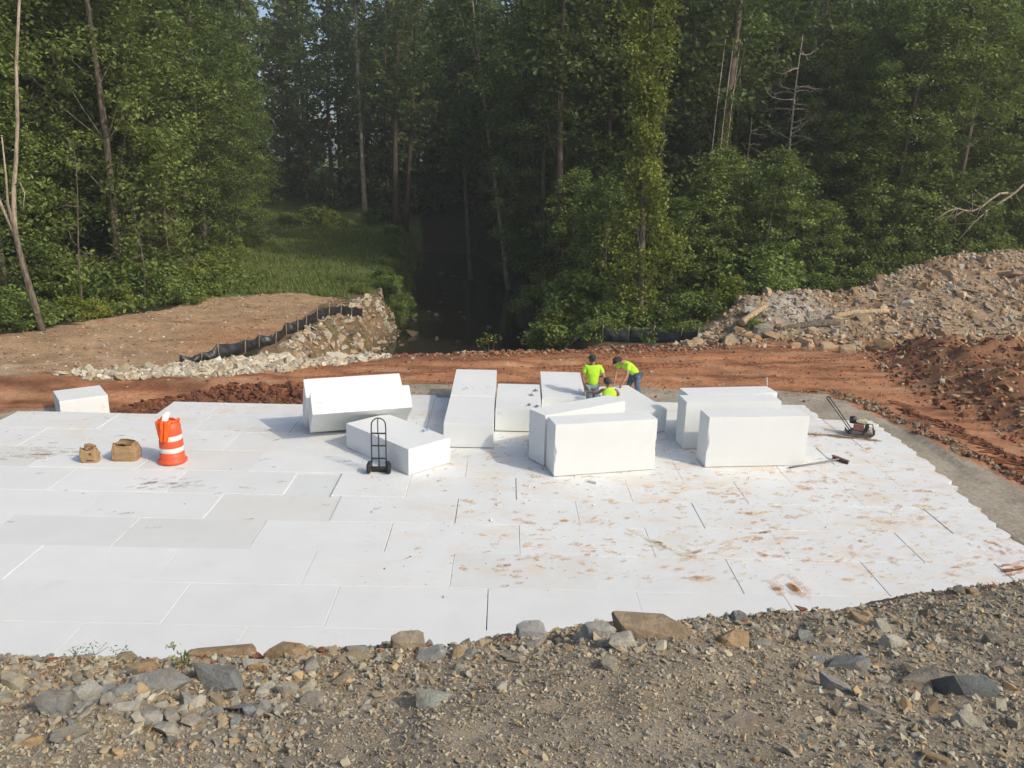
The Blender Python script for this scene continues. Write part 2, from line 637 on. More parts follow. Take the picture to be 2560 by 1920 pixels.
def ground_col(x, y, z):
    n1 = fbm(x * 0.6, y * 0.6, 51, 4); n2 = fbm(x * 2.2, y * 2.2, 52, 4); n3 = fbm(x * .25, y * 1.6, 53, 4)
    c = np.tile(np.array([[0.045, 0.042, 0.022]]), (len(x), 1))
    # grass
    gr = (y > 38) & (x < tab(CREEK_L, y) + 0.3)
    c = mixa(c, gr * 1.0, (0.10, 0.14, 0.042))
    # haul road, red clay
    rf = road_far(x) + 0.5 * n1
    road = 1 - sstep(-0.1, 0.35, y - rf)
    red = np.stack([0.40 + 0.08 * n3, 0.192 + 0.038 * n3, 0.098 + 0.018 * n3], 1)
    c = c * (1 - road[:, None]) + red * road[:, None]
    dk = sstep(0.0, 0.4, fbm(x * .7, y * 2.6, 54, 5)) * road * 0.75
    c = mixa(c, dk, (0.15, 0.065, 0.035))
    lt = sstep(0.12, 0.5, fbm(x * .5, y * 2.0, 55, 5)) * road * 0.5
    c = mixa(c, lt, (0.46, 0.30, 0.18))
    # the far shoulder of the road is darker and crumbled
    sh = np.exp(-((y - rf + 0.5) / 0.5) ** 2) * 0.6
    c = mixa(c, sh * road, (0.17, 0.082, 0.045))
    # field
    fx = x + 0.5 * n1; fy = y + 0.5 * n2
    fld = inpoly(fx, fy, FIELD)
    fc = np.stack([0.40 + 0.06 * n3, 0.275 + 0.045 * n3, 0.165 + 0.03 * n3], 1)
    c = np.where(fld[:, None], fc, c)
    dkf = sstep(0.1, 0.45, fbm(x * .45, y * 1.5, 57, 5)) * fld * .5
    c = mixa(c, dkf, (0.24, 0.155, 0.09))
    gw = sstep(0.05, 0.4, n1 + 0.5 * n2) * fld * (1 - sstep(24.5, 29, y)) * 0.8
    c = mixa(c, gw, (0.46, 0.38, 0.26))
    rw = np.exp(-((x + 10.5) / 2.2) ** 2) * np.exp(-((y - 31) / 3.5) ** 2) * 0.7
    c = mixa(c, rw * fld, (0.36, 0.19, 0.09))
    # river bank below the silt fence
    bk = (x > -9.3 + 0.3 * n1) & (x < -2) & (y > rf - 0.2) & (y < 44.5 + 1.5 * n1)
    c = mixa(c, bk * 1.0, (0.21, 0.145, 0.085))
    bg_ = bk * sstep(0.0, 0.35, n2) * sstep(30, 33, y)
    c = mixa(c, bg_ * .8, (0.06, 0.07, 0.025))
    rp = inpoly(x + 0.3 * n2, y + 0.3 * n1, RIPP)
    c = mixa(c, rp * 0.75, (0.44, 0.36, 0.24))
    # bedding sand round the platform
    sand = inpoly(x + 0.18 * n2, y + 0.22 * n1, SAND)
    sc = np.stack([0.35 + 0.035 * n1, 0.315 + 0.03 * n1, 0.25 + 0.022 * n1], 1)
    c = np.where(sand[:, None], sc, c)
    # rubble heap and loose soil mound
    ph = pile_h(x, y); pm = sstep(0.08, 0.3, ph)
    pc = np.stack([0.31 + 0.05 * n2, 0.24 + 0.04 * n2, 0.165 + 0.03 * n2], 1)
    c = c * (1 - pm[:, None]) + pc * pm[:, None]
    c = mixa(c, pm * sstep(0.0, 0.4, n1 + .4 * n2) * .7, (0.235, 0.15, 0.09))
    gp = pm * np.exp(-(((x - 12.6) / 1.9) ** 2 + ((y - 35.5) / 1.7) ** 2) ** 2)
    c = mixa(c, gp * 0.9, (0.40, 0.385, 0.345))
    br = pm * np.exp(-(((x - 15.2) / 1.6) ** 2 + ((y - 36.8) / 1.6) ** 2))
    c = mixa(c, br * 0.8, (0.27, 0.165, 0.085))
    mh = mound_h(x, y); mm = sstep(0.05, 0.35, mh)
    c = mixa(c, mm * 0.9, (0.22, 0.115, 0.062))
    bm = ((y > road_far(x)) & (y < road_far(x) + 2.2) & (x > 1)) * (1 - pm)
    c = mixa(c, bm * sstep(-.3, .3, n2) * 0.8, (0.24, 0.165, 0.10))
    # creek bed
    wet = sstep(-1.7, -2.3, z) if False else (1 - sstep(-2.4, -1.6, z))
    c = mixa(c, wet * 0.85, (0.07, 0.06, 0.045))
    return np.clip(c, 0.005, 1)


xs = axis([(-400, -100, 50), (-100, -40, 6), (-40, -22, 1.0), (-22, -15, 0.3), (-15, 16, 0.14), (16, 28, 0.22), (28, 46, 1.0), (46, 100, 6), (100, 400, 50)])
ys = axis([(7, 20, 0.5), (20, 34, 0.14), (34, 46, 0.25), (46, 90, 0.9), (90, 150, 4), (150, 600, 50)])
ground = obj('ground', grid_mesh('ground', xs, ys, ground_h, ground_col), M['ground'])
tag(ground, kind='structure')


def gh(x, y):
    return float(ground_h(np.array([x]), np.array([y]))[0])


# water
mt, nt, b = new_mat('creek_water')
geo = N(nt, 'ShaderNodeNewGeometry')
mp = N(nt, 'ShaderNodeMapping')
mp.inputs['Scale'].default_value = (1.0, 0.35, 1)
L(nt, geo.outputs['Position'], mp.inputs[0])
nn = noise(nt, mp.outputs[0], 2.2, 5, 0.6)
L(nt, mixc(nt, nn, (0.018, 0.019, 0.014), (0.04, 0.036, 0.024)), b.inputs['Base Color'])
b.inputs['Roughness'].default_value = 0.09
b.inputs['Specular IOR Level'].default_value = 0.5
bump(nt, b, nn, 0.3, 0.05)
wx = np.linspace(-24, 4, 8); wy = np.linspace(30, 93, 12)
water = obj('creek_water', grid_mesh('creek_water', wx, wy, lambda X, Y: X * 0 + WATER_Z), mt)
tag(water, kind='structure')

# ---- the gravel bank the picture was taken from
BROW = np.array([(-12, 4.0, 3.95), (-3.2, 4.2, 3.80), (-2.25, 4.3, 3.82), (-1.43, 4.4, 3.77), (-.57, 4.5, 3.78), (-.27, 4.5, 3.84), (.33, 4.7, 3.81),
                 (.98, 4.9, 3.76), (2.08, 5.3, 3.63), (2.96, 5.7, 3.49), (3.42, 5.9, 3.52), (4.42, 6.2, 3.46), (4.76, 6.3, 3.45), (10, 7.9, 3.1), (16, 9.5, 2.8)])


def bank_h(x, y, fine=True):
    yb = np.interp(x, BROW[:, 0], BROW[:, 1]); zb = np.interp(x, BROW[:, 0], BROW[:, 2])
    top = 5.08
    t = np.clip(y / yb, 0, 1)
    front = top + (zb - top) * t
    down = zb - 0.80 * (y - yb)
    h = np.where(y <= 0, top - 0.02 * y * 0, np.where(y < yb, front, down))
    # soften the brow
    k = np.exp(-((y - yb) / 0.35) ** 2)
    h = h - 0.05 * k
    # low berm of coarse stone just behind the brow on the left and middle
    if fine:
        h = h + 0.10 * fbm(x * 0.9, y * 0.9, 61, 3) * sstep(0.3, 2.0, y) + 0.045 * fbm(x * 3.1, y * 3.1, 62, 3) + 0.02 * fbm(x * 11, y * 11, 63, 3)
    return np.maximum(h, -1.4)


def bank_col(x, y, z):
    yb = np.interp(x, BROW[:, 0], BROW[:, 1])
    n1 = fbm(x * 1.1, y * 1.1, 71, 4); n2 = fbm(x * 5, y * 5, 72, 4)
    c = np.stack([0.335 + 0.04 * n1, 0.285 + 0.033 * n1, 0.205 + 0.025 * n1], 1)
    c = mixa(c, sstep(-0.1, 0.5, n1 + n2 * .4) * 0.6, (0.30, 0.27, 0.215))
    edge = sstep(-0.9, -0.15, y - yb + 0.35 * n1) * (1 - sstep(-2.0, 0.4, x))
    c = mixa(c, edge * 0.8, (0.36, 0.20, 0.10))
    e2 = sstep(-0.25, 0.0, y - yb + 0.3 * n1)
    c = mixa(c, e2 * 0.55, (0.20, 0.095, 0.05))
    rr = sstep(0.35, 0.6, fbm(x * 1.3, y * 1.3, 74, 3)) * sstep(0.5, 1.5, x) * sstep(2.8, 3.6, y)
    c = mixa(c, rr * 0.85, (0.29, 0.13, 0.06))
    return np.clip(c, 0.01, 1)


bx = axis([(-16, -5, 0.5), (-5, 7, 0.045), (7, 17, 0.4)])
by = axis([(-8, 1.4, 0.6), (1.4, 7.2, 0.045), (7.2, 13.5, 0.25)])
bank = obj('gravel_bank', grid_mesh('gravel_bank', bx, by, bank_h, bank_col), M['gravel'])
tag(bank, kind='structure')


# ------------------------------------------------------------------ stones
def hull(points):
    bm = bmesh.new()
    for p in points: bm.verts.new(p)
    r = bmesh.ops.convex_hull(bm, input=bm.verts)
    junk = [e for e in r['geom_interior'] if isinstance(e, bmesh.types.BMVert)]
    if junk: bmesh.ops.delete(bm, geom=junk, context='VERTS')
    bmesh.ops.triangulate(bm, faces=bm.faces[:])
    bm.verts.index_update()
    V = np.array([v.co[:] for v in bm.verts]); F = np.array([[v.index for v in f.verts] for f in bm.faces])
    bm.free()
    return V, F


def stone_pts(rng, n, flat=1.0):
    """corner points of a broken, quarried stone: points on a skewed box, corners knocked off"""
    p = rng.uniform(-1, 1, (n, 3))
    ax = rng.integers(0, 3, n)
    p[np.arange(n), ax] = np.sign(p[np.arange(n), ax]) * rng.uniform(0.8, 1.0, n)
    k = np.linalg.norm(p, axis=1)
    p = p / np.maximum(k / 1.25, 1.0)[:, None]
    sh = np.eye(3) + rng.normal(0, 0.18, (3, 3))
    s = np.array([1.0, rng.uniform(0.65, 0.95), rng.uniform(0.5, 0.85) * flat])
    return (p * s) @ sh * 0.5


rs = np.random.default_rng(3)
PEB = [hull(stone_pts(rs, 8)) for _ in range(10)]
STO = [hull(stone_pts(rs, 12)) for _ in range(12)]
BIGS = [hull(stone_pts(rs, 24, 1.05)) for _ in range(12)] + [hull(stone_pts(rs, 18, 0.45)) for _ in range(6)]
ROCK_ME = []
for i, (v, f) in enumerate(BIGS):
    me = mesh_np('rock_shape', v, f)
    me.materials.append(M['rock'])
    ROCK_ME.append(me)


def rand_rot(rng, n, tilt=1.0):
    a = rng.uniform(0, 2 * np.pi, n); b = rng.normal(0, 0.45 * tilt, n); c = rng.normal(0, 0.45 * tilt, n)
    ca, sa, cb, sb, cc, sc = np.cos(a), np.sin(a), np.cos(b), np.sin(b), np.cos(c), np.sin(c)
    R = np.zeros((n, 3, 3))
    R[:, 0, 0] = ca * cb; R[:, 0, 1] = ca * sb * sc - sa * cc; R[:, 0, 2] = ca * sb * cc + sa * sc
    R[:, 1, 0] = sa * cb; R[:, 1, 1] = sa * sb * sc + ca * cc; R[:, 1, 2] = sa * sb * cc - ca * sc
    R[:, 2, 0] = -sb; R[:, 2, 1] = cb * sc; R[:, 2, 2] = cb * cc
    return R


def stone_field(name, protos, P, size, col, rng, parent=None, mat='stones', tilt=1.0):
    """many small stones joined into one mesh"""
    n = len(P)
    which = rng.integers(0, len(protos), n)
    R = rand_rot(rng, n, tilt)
    VV = []; FF = []; CC = []; off = 0
    for k, (v, f) in enumerate(protos):
        idx = np.where(which == k)[0]
        if len(idx) == 0: continue
        w = np.einsum('nij,vj->nvi', R[idx], v) * size[idx][:, None, None] + P[idx][:, None, :]
        VV.append(w.reshape(-1, 3))
        FF.append((f[None] + (np.arange(len(idx)) * len(v))[:, None, None] + off).reshape(-1, 3))
        CC.append(np.repeat(col[idx], len(v), axis=0))
        off += len(idx) * len(v)
    me = mesh_np(name, np.concatenate(VV), np.concatenate(FF), False, np.concatenate(CC))
    o = obj(name, me, M[mat], parent)
    return tag(o, kind='stuff')


PAL_BANK = np.array([(0.33, 0.315, 0.275), (0.40, 0.385, 0.335), (0.28, 0.275, 0.25), (0.35, 0.285, 0.20), (0.44, 0.40, 0.32), (0.29, 0.235, 0.17), (0.25, 0.255, 0.255), (0.42, 0.29, 0.16)])
PAL_BANK = PAL_BANK * np.array([(0.99, 0.985, 0.89)])
PAL_BANK = PAL_BANK * 0.75 + PAL_BANK.mean(0) * 0.25
PAL_LIME = np.array([(0.46, 0.42, 0.32), (0.52, 0.48, 0.38), (0.40, 0.36, 0.27), (0.56, 0.53, 0.44), (0.45, 0.37, 0.25)])
PAL_RUB = np.array([(0.36, 0.28, 0.19), (0.46, 0.37, 0.25), (0.30, 0.26, 0.20), (0.40, 0.28, 0.16), (0.33, 0.32, 0.27), (0.27, 0.19, 0.125)])
PAL_TAN = np.array([(0.42, 0.29, 0.16), (0.46, 0.34, 0.21), (0.38, 0.24, 0.13), (0.44, 0.38, 0.28)])
PAL_CLOD = np.array([(0.15, 0.062, 0.036), (0.19, 0.08, 0.045), (0.12, 0.055, 0.035), (0.22, 0.095, 0.05)])


def pal(rng, P, n, jit=0.15):
    c = P[rng.integers(0, len(P), n)] * rng.uniform(1 - jit, 1 + jit, (n, 1))
    return c


def single_rocks(parent, name, xy, hf, size, col, rng, sink=0.28, squash=None, tilt=1.0, meshes=None):
    mm = meshes or ROCK_ME
    out = []
    xy = np.array(xy, float)
    zz = hf(xy[:, 0], xy[:, 1])
    for i in range(len(xy)):
        o = bpy.data.objects.new(name, mm[int(rng.integers(0, len(mm)))])
        s = float(size[i])
        x, y = float(xy[i][0]), float(xy[i][1])
        z = float(zz[i])
        o.location = (x, y, z + s * (0.3 - sink))
        o.rotation_euler = (rng.normal(0, 0.25 * tilt), rng.normal(0, 0.25 * tilt), rng.uniform(0, 6.28))
        q = 1.0 if squash is None else squash
        o.scale = (s, s * rng.uniform(0.85, 1.1), s * q * rng.uniform(0.85, 1.15))
        o.color = (*[float(c) for c in np.clip(col[i], 0, 1)], 1)
        o.parent = parent
        C.objects.link(o)
        out.append(o)
    return out


# gravel on the bank: fine, medium, coarse
rg = np.random.default_rng(11)


def bank_pts(n, rng, x0=-4.3, x1=6.2, y0=1.7, over=0.35, bias=None):
    x = rng.uniform(x0, x1, n * 3)
    yb = np.interp(x, BROW[:, 0], BROW[:, 1])
    y = y0 + (yb + over - y0) * rng.uniform(0, 1, n * 3)
    keep = np.abs(x) < 0.78 * y + 0.5
    if bias is not None:
        keep &= rng.uniform(0, 1, n * 3) < bias(x, y, yb)
    x, y = x[keep][:n], y[keep][:n]
    return x, y


x, y = bank_pts(56000, rg)
s = np.clip(rg.lognormal(np.log(0.0128), 0.42, len(x)), 0.006, 0.032)
P = np.stack([x, y, bank_h(x, y) + s * 0.15], 1)
stone_field('gravel', PEB, P, s, pal(rg, PAL_BANK, len(x), 0.25) * 0.95 + np.array([(0.335, 0.285, 0.205)]) * 0.15, rg, bank)
side = lambda x, y: np.maximum(sstep(0.9, 2.0, x), (1 - sstep(-1.3, -.6, x)) * sstep(2.7, 3.2, y))
x, y = bank_pts(8000, rg, bias=lambda x, y, yb: np.clip(0.05 + 0.7 * (1 - sstep(0.3, 1.3, yb - y)) + 0.55 * side(x, y), 0, 1))
s = np.clip(rg.lognormal(np.log(0.027), 0.42, len(x)), 0.014, 0.07)
P = np.stack([x, y, bank_h(x, y) + s * 0.12], 1)
stone_field('gravel', STO, P, s, pal(rg, PAL_BANK, len(x), 0.25), rg, bank)
# larger stones, single objects
x, y = bank_pts(215, rg, over=0.12, bias=lambda x, y, yb: np.clip(0.02 + 0.6 * (1 - sstep(0.3, 1.2, yb - y)) + 0.5 * side(x, y), 0, 1))
s = np.clip(rg.lognormal(np.log(0.075), 0.36, len(x)), 0.05, 0.16)
single_rocks(bank, 'rock', np.stack([x, y], 1), bank_h, s, pal(rg, PAL_BANK, len(x), 0.25) * 1.1, rg)
# a tumble of paler stones on the left
x = np.clip(rg.normal(-1.75, .55, 42), -3.0, -.7); y = np.clip(rg.normal(3.55, .25, 42), 2.9, 4.1)
s = np.clip(rg.lognormal(np.log(0.095), 0.3, len(x)), 0.06, 0.17)
single_rocks(bank, 'rock', np.stack([x, y], 1), bank_h, s, pal(rg, np.array([(0.42, 0.42, 0.37), (0.46, 0.44, 0.36), (0.33, 0.345, 0.325), (0.38, 0.36, 0.30)]), len(x), .15), rg, sink=.2)
# known large rocks: x, y, size, colour, squash, shape
GREYB = (0.265, 0.28, 0.262); LIGHT = (0.42, 0.42, 0.37); TANR = (0.40, 0.29, 0.17); PALE = (0.46, 0.44, 0.36); GREEN = (0.36, 0.38, 0.32); DARKB = (0.175, 0.195, 0.19)


def pix_bank(u, v):
    """where the photographed stone lies on the bank (picture coordinates 2212 x 1659)"""
    k = 2560 / 2212
    d = fw + rt2 * ((u * k - 1280) / 2000) - up2 * ((v * k - 960) / 2000)
    t = 1.0
    for _ in range(400):
        p = Vector((0, 0, EYE)) + d * t
        if p.z < float(bank_h(np.array([p.x]), np.array([p.y]))[0]): break
        t += 0.02
    return p, t


BIGROCKS = [(118, 1540, 78, GREYB, 1.2, 0), (187, 1512, 62, LIGHT, 1.2, 1), (270, 1535, 62, PALE, .9, 2), (345, 1482, 92, (0.33, 0.33, 0.30), .9, 3), (385, 1478, 45, LIGHT, 1.2, 4),
            (470, 1475, 112, GREYB, 1.0, 5), (475, 1418, 128, TANR, .8, 12), (305, 1448, 48, TANR, 1.0, 6), (620, 1418, 58, TANR, 1.0, 7), (672, 1515, 52, (0.36, 0.33, 0.27), .9, 8),
            (950, 1522, 76, GREEN, 0.9, 13), (1145, 1378, 58, (0.33, 0.34, 0.32), 1.2, 9), (1295, 1375, 78, LIGHT, .9, 10), (1400, 1374, 138, (0.40, 0.31, 0.20), .55, 11), (1345, 1398, 66, PALE, .9, 0),
            (1585, 1392, 62, TANR, 1.0, 1), (1640, 1400, 48, (0.3, 0.29, 0.24), 1.1, 2), (1600, 1565, 60, (0.34, 0.31, 0.27), 1.0, 3), (1765, 1472, 82, (0.42, 0.34, 0.23), .6, 14), (1805, 1490, 66, (0.3, 0.3, 0.27), .8, 4),
            (2085, 1495, 96, DARKB, 1.1, 5), (1985, 1480, 78, (0.3, 0.27, 0.21), .9, 6), (1830, 1445, 62, GREYB, .8, 7), (1760, 1430, 52, GREYB, .9, 15), (1150, 1395, 60, LIGHT, .7, 16),
            (930, 1420, 70, (0.4, 0.4, 0.36), .8, 8), (880, 1395, 66, (0.38, 0.33, 0.24), .8, 9), (1930, 1395, 64, PALE, .8, 10), (1860, 1350, 50, TANR, .9, 11), (1735, 1385, 46, GREYB, 1.0, 0),
            (2150, 1440, 70, (0.33, 0.3, 0.25), .8, 17), (265, 1500, 50, GREYB, .9, 1), (330, 1550, 45, LIGHT, 1.0, 2), (150, 1590, 55, (0.36, 0.33, 0.25), 1.0, 3), (1110, 1420, 55, (0.37, 0.36, 0.31), .7, 17),
            (1880, 1545, 46, GREYB, .8, 4), (560, 1440, 50, LIGHT, .8, 13), (770, 1410, 50, (0.35, 0.35, 0.32), .9, 5)]
for u, v, w, col, sq, k in BIGROCKS:
    p, t = pix_bank(u, v)
    size = w / (2000 / (2560 / 2212)) * t * 1.15
    o = bpy.data.objects.new('rock', ROCK_ME[k])
    o.location = (p.x, p.y, p.z + size * 0.06 * sq)
    o.rotation_euler = (random.gauss(-0.1, 0.12), random.gauss(0, 0.12), random.gauss(0, 0.25))
    o.scale = (size, size * 0.8, size * sq * .82)
    o.color = (*col, 1)
    o.parent = bank
    C.objects.link(o)
# red clods along the brow
x = np.concatenate([rg.uniform(-3.4, -0.2, 60), rg.uniform(-.2, 4.5, 26)])
yb = np.interp(x, BROW[:, 0], BROW[:, 1])
y = yb + rg.normal(0, 0.10, len(x))
s = np.clip(rg.lognormal(np.log(0.036), 0.45, len(x)), 0.02, 0.09)
P = np.stack([x, y, bank_h(x, y) + s * 0.2], 1)
stone_field('soil_clods', STO, P, s, pal(rg, PAL_CLOD, len(x), 0.25) * 1.25, rg, bank)

# ------------------------------------------------------------------ foam platform: laid blocks, each one its own piece
plat = empty('foam_platform', (0, 0, 0), SL_YAW, 'wide white platform of foam blocks laid flat in staggered rows', 'platform')
Y_R = [9.39, 10.61, 11.83, 13.05, 14.27, 15.49, 16.71, 17.93, 19.15, 20.37, 21.55, 22.92]
Y_L = [9.39, 10.61, 11.83, 13.05, 14.27, 15.49, 16.75, 18.05, 19.38, 20.72, 21.92, 23.15]
PH = [-1.30, -0.17, -0.81, 0.37, 1.56, 0.33, 1.64, 0.66, 1.88, -0.7, 0.45]
LEFT = [-14.6, -14.6, -14.6, -14.6, -14.6, -14.6, -13.1, -13.1, -13.1, -9.38, -5.7]
RIGHT = [9.6, 9.8, 9.95, 9.95, 10.0, 10.12, 10.3, 10.42, 10.48, 10.48, 9.07]
TINT = {(3, -9.38): (.93, .935, .93), (3, -6.95): (.92, .92, .90), (4, -5.76): (.93, .915, .89), (5, -4.55): (.90, .905, .91), (6, -8.12): (.95, .945, .93), (5, -6.99): (.97, .97, .97), (6, -13.0): (.9, .9, .88), (2, -.81): (.95, .95, .945)}
rb_ = np.random.default_rng(5)


def laid_block(x0, x1, y0, y1, top, ragged=False, tint=(1, 1, 1), tilt=0.0):
    g = rb_.uniform(0.003, 0.011, 4)
    g *= .35
    if rb_.uniform() < 0.22: g[1] += 0.008
    x0 += g[0]; x1 -= g[1]; y0 += g[2] * .5; y1 -= g[3] * .5
    cx, cy = (x0 + x1) / 2, (y0 + y1) / 2
    poly = [(x0, y0)]
    if ragged:
        k = 7
        poly.append((x1, y0))
        for i in range(1, k):
            poly.append((x1 + rb_.uniform(-0.13, 0.05), y0 + (y1 - y0) * i / k))
        poly.append((x1, y1))
    else:
        poly += [(x1, y0), (x1, y1)]
    poly.append((x0, y1))
    n = len(poly)
    e = 0.006
    V = []
    for z, ins in ((-0.61, 0), (-e, 0), (0, e)):
        for (px, py) in poly:
            dx, dy = px - cx, py - cy
            V.append((dx - math.copysign(ins, dx), dy - math.copysign(ins, dy), z))
    F = [tuple(reversed(range(n))), tuple(range(2 * n, 3 * n))]
    for k in range(2):
        for i in range(n):
            j = (i + 1) % n
            F.append((k * n + i, k * n + j, (k + 1) * n + j, (k + 1) * n + i))
    me = bpy.data.meshes.new('laid_block')
    me.from_pydata(V, [], F)
    me.update()
    o = obj('foam_block', me, M['foam_slab'], plat, (cx, cy, top))
    o.rotation_euler = (rb_.normal(0, 0.0022), rb_.normal(0, 0.0016), rb_.normal(0, 0.0015))
    o.color = (*tint, 1)
    return o


for r in range(11):
    cuts = [PH[r] + 2.44 * k for k in range(-9, 9)]
    cuts = [c for c in cuts if LEFT[r] + 0.25 < c < RIGHT[r] - 0.25]
    if r >= 5 and LEFT[r] < -2.2:
        cuts = [c for c in cuts if abs(c + 2.0) > 0.3] + [-2.0]
    if r == 5: cuts.append(-3.55)
    edges = sorted([LEFT[r]] + cuts + [RIGHT[r]])
    for a, b_ in zip(edges[:-1], edges[1:]):
        YY = Y_L if (a + b_) / 2 < -2.0 and r >= 5 else Y_R
        t = (1, 1, 1)
        for (rr, xx), tv in TINT.items():
            if rr == r and abs(xx - a) < 0.3: t = tv
        q = rb_.uniform(0.965, 1.0)
        t = tuple(c * q for c in t)
        top = float(np.clip(rb_.normal(0, 0.006), -0.014, 0.012))
        if r == 5 and -4.7 < a < -4.4: top = -0.035
        if r == 4 and -5.9 < a < -5.6: top = -0.02
        laid_block(a, b_, YY[r], YY[r + 1], top, ragged=(b_ == RIGHT[r]), tint=t)

# mud trodden onto the foam: thin irregular prints and smears
mud, mudn, mudb = new_mat('mud_print')
ga = N(mudn, 'ShaderNodeAttribute', attribute_name='Col')
gg = N(mudn, 'ShaderNodeNewGeometry')
fm = maprange(mudn, noise(mudn, gg.outputs['Position'], 22.0, 5, 0.7), 0.3, 0.7, 0.75, 1.3, False)
vm = N(mudn, 'ShaderNodeVectorMath', operation='SCALE')
L(mudn, ga.outputs['Color'], vm.inputs[0]); L(mudn, fm, vm.inputs['Scale'])
L(mudn, vm.outputs[0], mudb.inputs['Base Color'])
mudb.inputs['Roughness'].default_value = 0.9
al = maprange(mudn, noise(mudn, gg.outputs['Position'], 16.0, 6, 0.75), 0.36, 0.66, 0.0, 0.62)
L(mudn, al, mudb.inputs['Alpha'])


def blob(cx, cy, rx, ry, ang, col, n=11, z=None):
    z = 0.017 + 0.000004 * len(VV) / 12
    V = [(cx, cy, z)]
    ca, sa = math.cos(ang), math.sin(ang)
    for k in range(n):
        a = 2 * math.pi * k / n
        q = rb_.uniform(0.55, 1.15)
        px, py = rx * math.cos(a) * q, ry * math.sin(a) * q
        V.append((cx + px * ca - py * sa, cy + px * sa + py * ca, z))
    F = [(0, 1 + k, 1 + (k + 1) % n) for k in range(n)]
    return V, F, [col] * (n + 1)


RUST = [(0.66, 0.37, 0.15), (0.71, 0.47, 0.22), (0.60, 0.31, 0.12), (0.73, 0.55, 0.31), (0.73, 0.59, 0.38)]
VV, FF, CC = [], [], []


def addblob(*a, **k):
    global VV, FF, CC
    v, f, c = blob(*a, **k)
    o = len(VV)
    VV += v; FF += [tuple(i + o for i in q) for q in f]; CC += c


# trodden zone, right of the middle
for i in range(2000):
    px = rb_.uniform(-2.5, 9.8); py = rb_.uniform(12.2, 20.5)
    dens = sstep(-2.5, 2.0, px) * (0.35 + 0.65 * vnoise(px * .7, py * .7, 91))
    if rb_.uniform() > dens: continue
    s_ = rb_.lognormal(np.log(0.042), 0.5)
    addblob(px, py, s_ * rb_.uniform(1.0, 2.0), s_ * rb_.uniform(0.6, 1.0), rb_.normal(0.1, 0.5), RUST[int(rb_.integers(0, 5))])
# sparse grey prints on the left and the rear
for i in range(150):
    px = rb_.uniform(-13, -1.5); py = rb_.uniform(13.5, 21.5)
    if rb_.uniform() > sstep(12.5, 18.5, py) + 0.12: continue
    s_ = rb_.lognormal(np.log(0.05), 0.4)
    g_ = rb_.uniform(0.42, 0.6)
    addblob(px, py, s_ * rb_.uniform(1.0, 2.2), s_ * 0.55, rb_.normal(0.1, 0.5), (g_, g_ * .93, g_ * .8))
# a line of shoe prints, smears and scrapes seen in the picture
for px, py in [(0.32, 12.4), (0.3, 12.2), (0.33, 12.0), (0.1, 11.9), (0.15, 12.6), (0.05, 12.8), (0.4, 12.85), (-0.2, 13.1), (-.1, 13.4), (0.55, 13.45), (0.75, 13.4), (1.0, 13.0), (1.7, 13.2), (2.2, 12.85)]:
    addblob(px, py, 0.10, 0.05, 0.3, RUST[int(rb_.integers(0, 3))])
for i in range(15):
    t = i / 14
    addblob(2.55 + t * 1.0 + rb_.normal(0, .10), 13.9 - t * 0.75 + rb_.normal(0, .10), 0.17, 0.07, -0.7 + rb_.normal(0, .2), (0.76, 0.66, 0.46))
    addblob(3.5 + t * 1.9 + rb_.normal(0, .10), 13.15 + t * 1.15 + rb_.normal(0, .12), 0.20, 0.06, 0.5 + rb_.normal(0, .2), (0.76, 0.60, 0.36))
for i in range(14):
    addblob(5.0 + rb_.normal(0, .09), 11.95 + rb_.normal(0, .16), 0.05, 0.15, 0.25, (0.64, 0.29, 0.08))
    addblob(4.7 + rb_.normal(0, .08), 12.05 + rb_.normal(0, .1), 0.05, 0.08, 0.25, (0.62, 0.32, 0.12))
for i in range(34):
    t = rb_.uniform()
    addblob(8.9 + t * 0.9, 12.75 + t * 0.35 + rb_.normal(0, .1), 0.16, 0.04, 0.35, (0.48, 0.17, 0.065))
    if i < 20: addblob(9.4 + rb_.normal(0, .22), 13.7 + rb_.normal(0, .22), 0.03, 0.13, 0.1, (0.54, 0.22, 0.085))
for i in range(60):
    t = rb_.uniform()
    addblob(6.9 + 2.9 * t, 20.55 - .75 * t + rb_.normal(0, .06), 0.25, 0.07, -0.25, (0.50, 0.38, 0.22))
for i in range(40):
    addblob(-10.6 + rb_.normal(0, .5), 17.5 + rb_.normal(0, .18), 0.18, 0.05, 0, (0.66, 0.60, 0.50))
    addblob(-7.2 + rb_.normal(0, .4), 15.9 + rb_.normal(0, .15), 0.12, 0.05, 0.4, (0.66, 0.64, 0.61))
me = mesh_np('mud_prints', np.array(VV), np.array(FF), False, np.array(CC))
tag(obj('mud_prints', me, mud, plat), kind='stuff')
# crumbs of soil and stone lying on the foam
n = 420
px = rb_.uniform(-3, 10, n); py = rb_.uniform(11.5, 21, n)
s_ = np.clip(rb_.lognormal(np.log(0.016), 0.5, n), 0.008, 0.05)
stone_field('soil_crumbs', PEB, np.stack([px, py, 0.010 + s_ * .2], 1), s_, pal(rb_, PAL_CLOD, n) * 1.3, rb_, plat)

# crumbs of white foam
n = 26
px = rb_.uniform(-11, 9, n); py = rb_.uniform(11, 20.5, n)
s_ = np.clip(rb_.lognormal(np.log(0.035), 0.5, n), 0.015, 0.08)
stone_field('foam_crumbs', STO, np.stack([px, py, 0.008 + s_ * .15], 1), s_, np.full((n, 3), 0.76), rb_, plat)

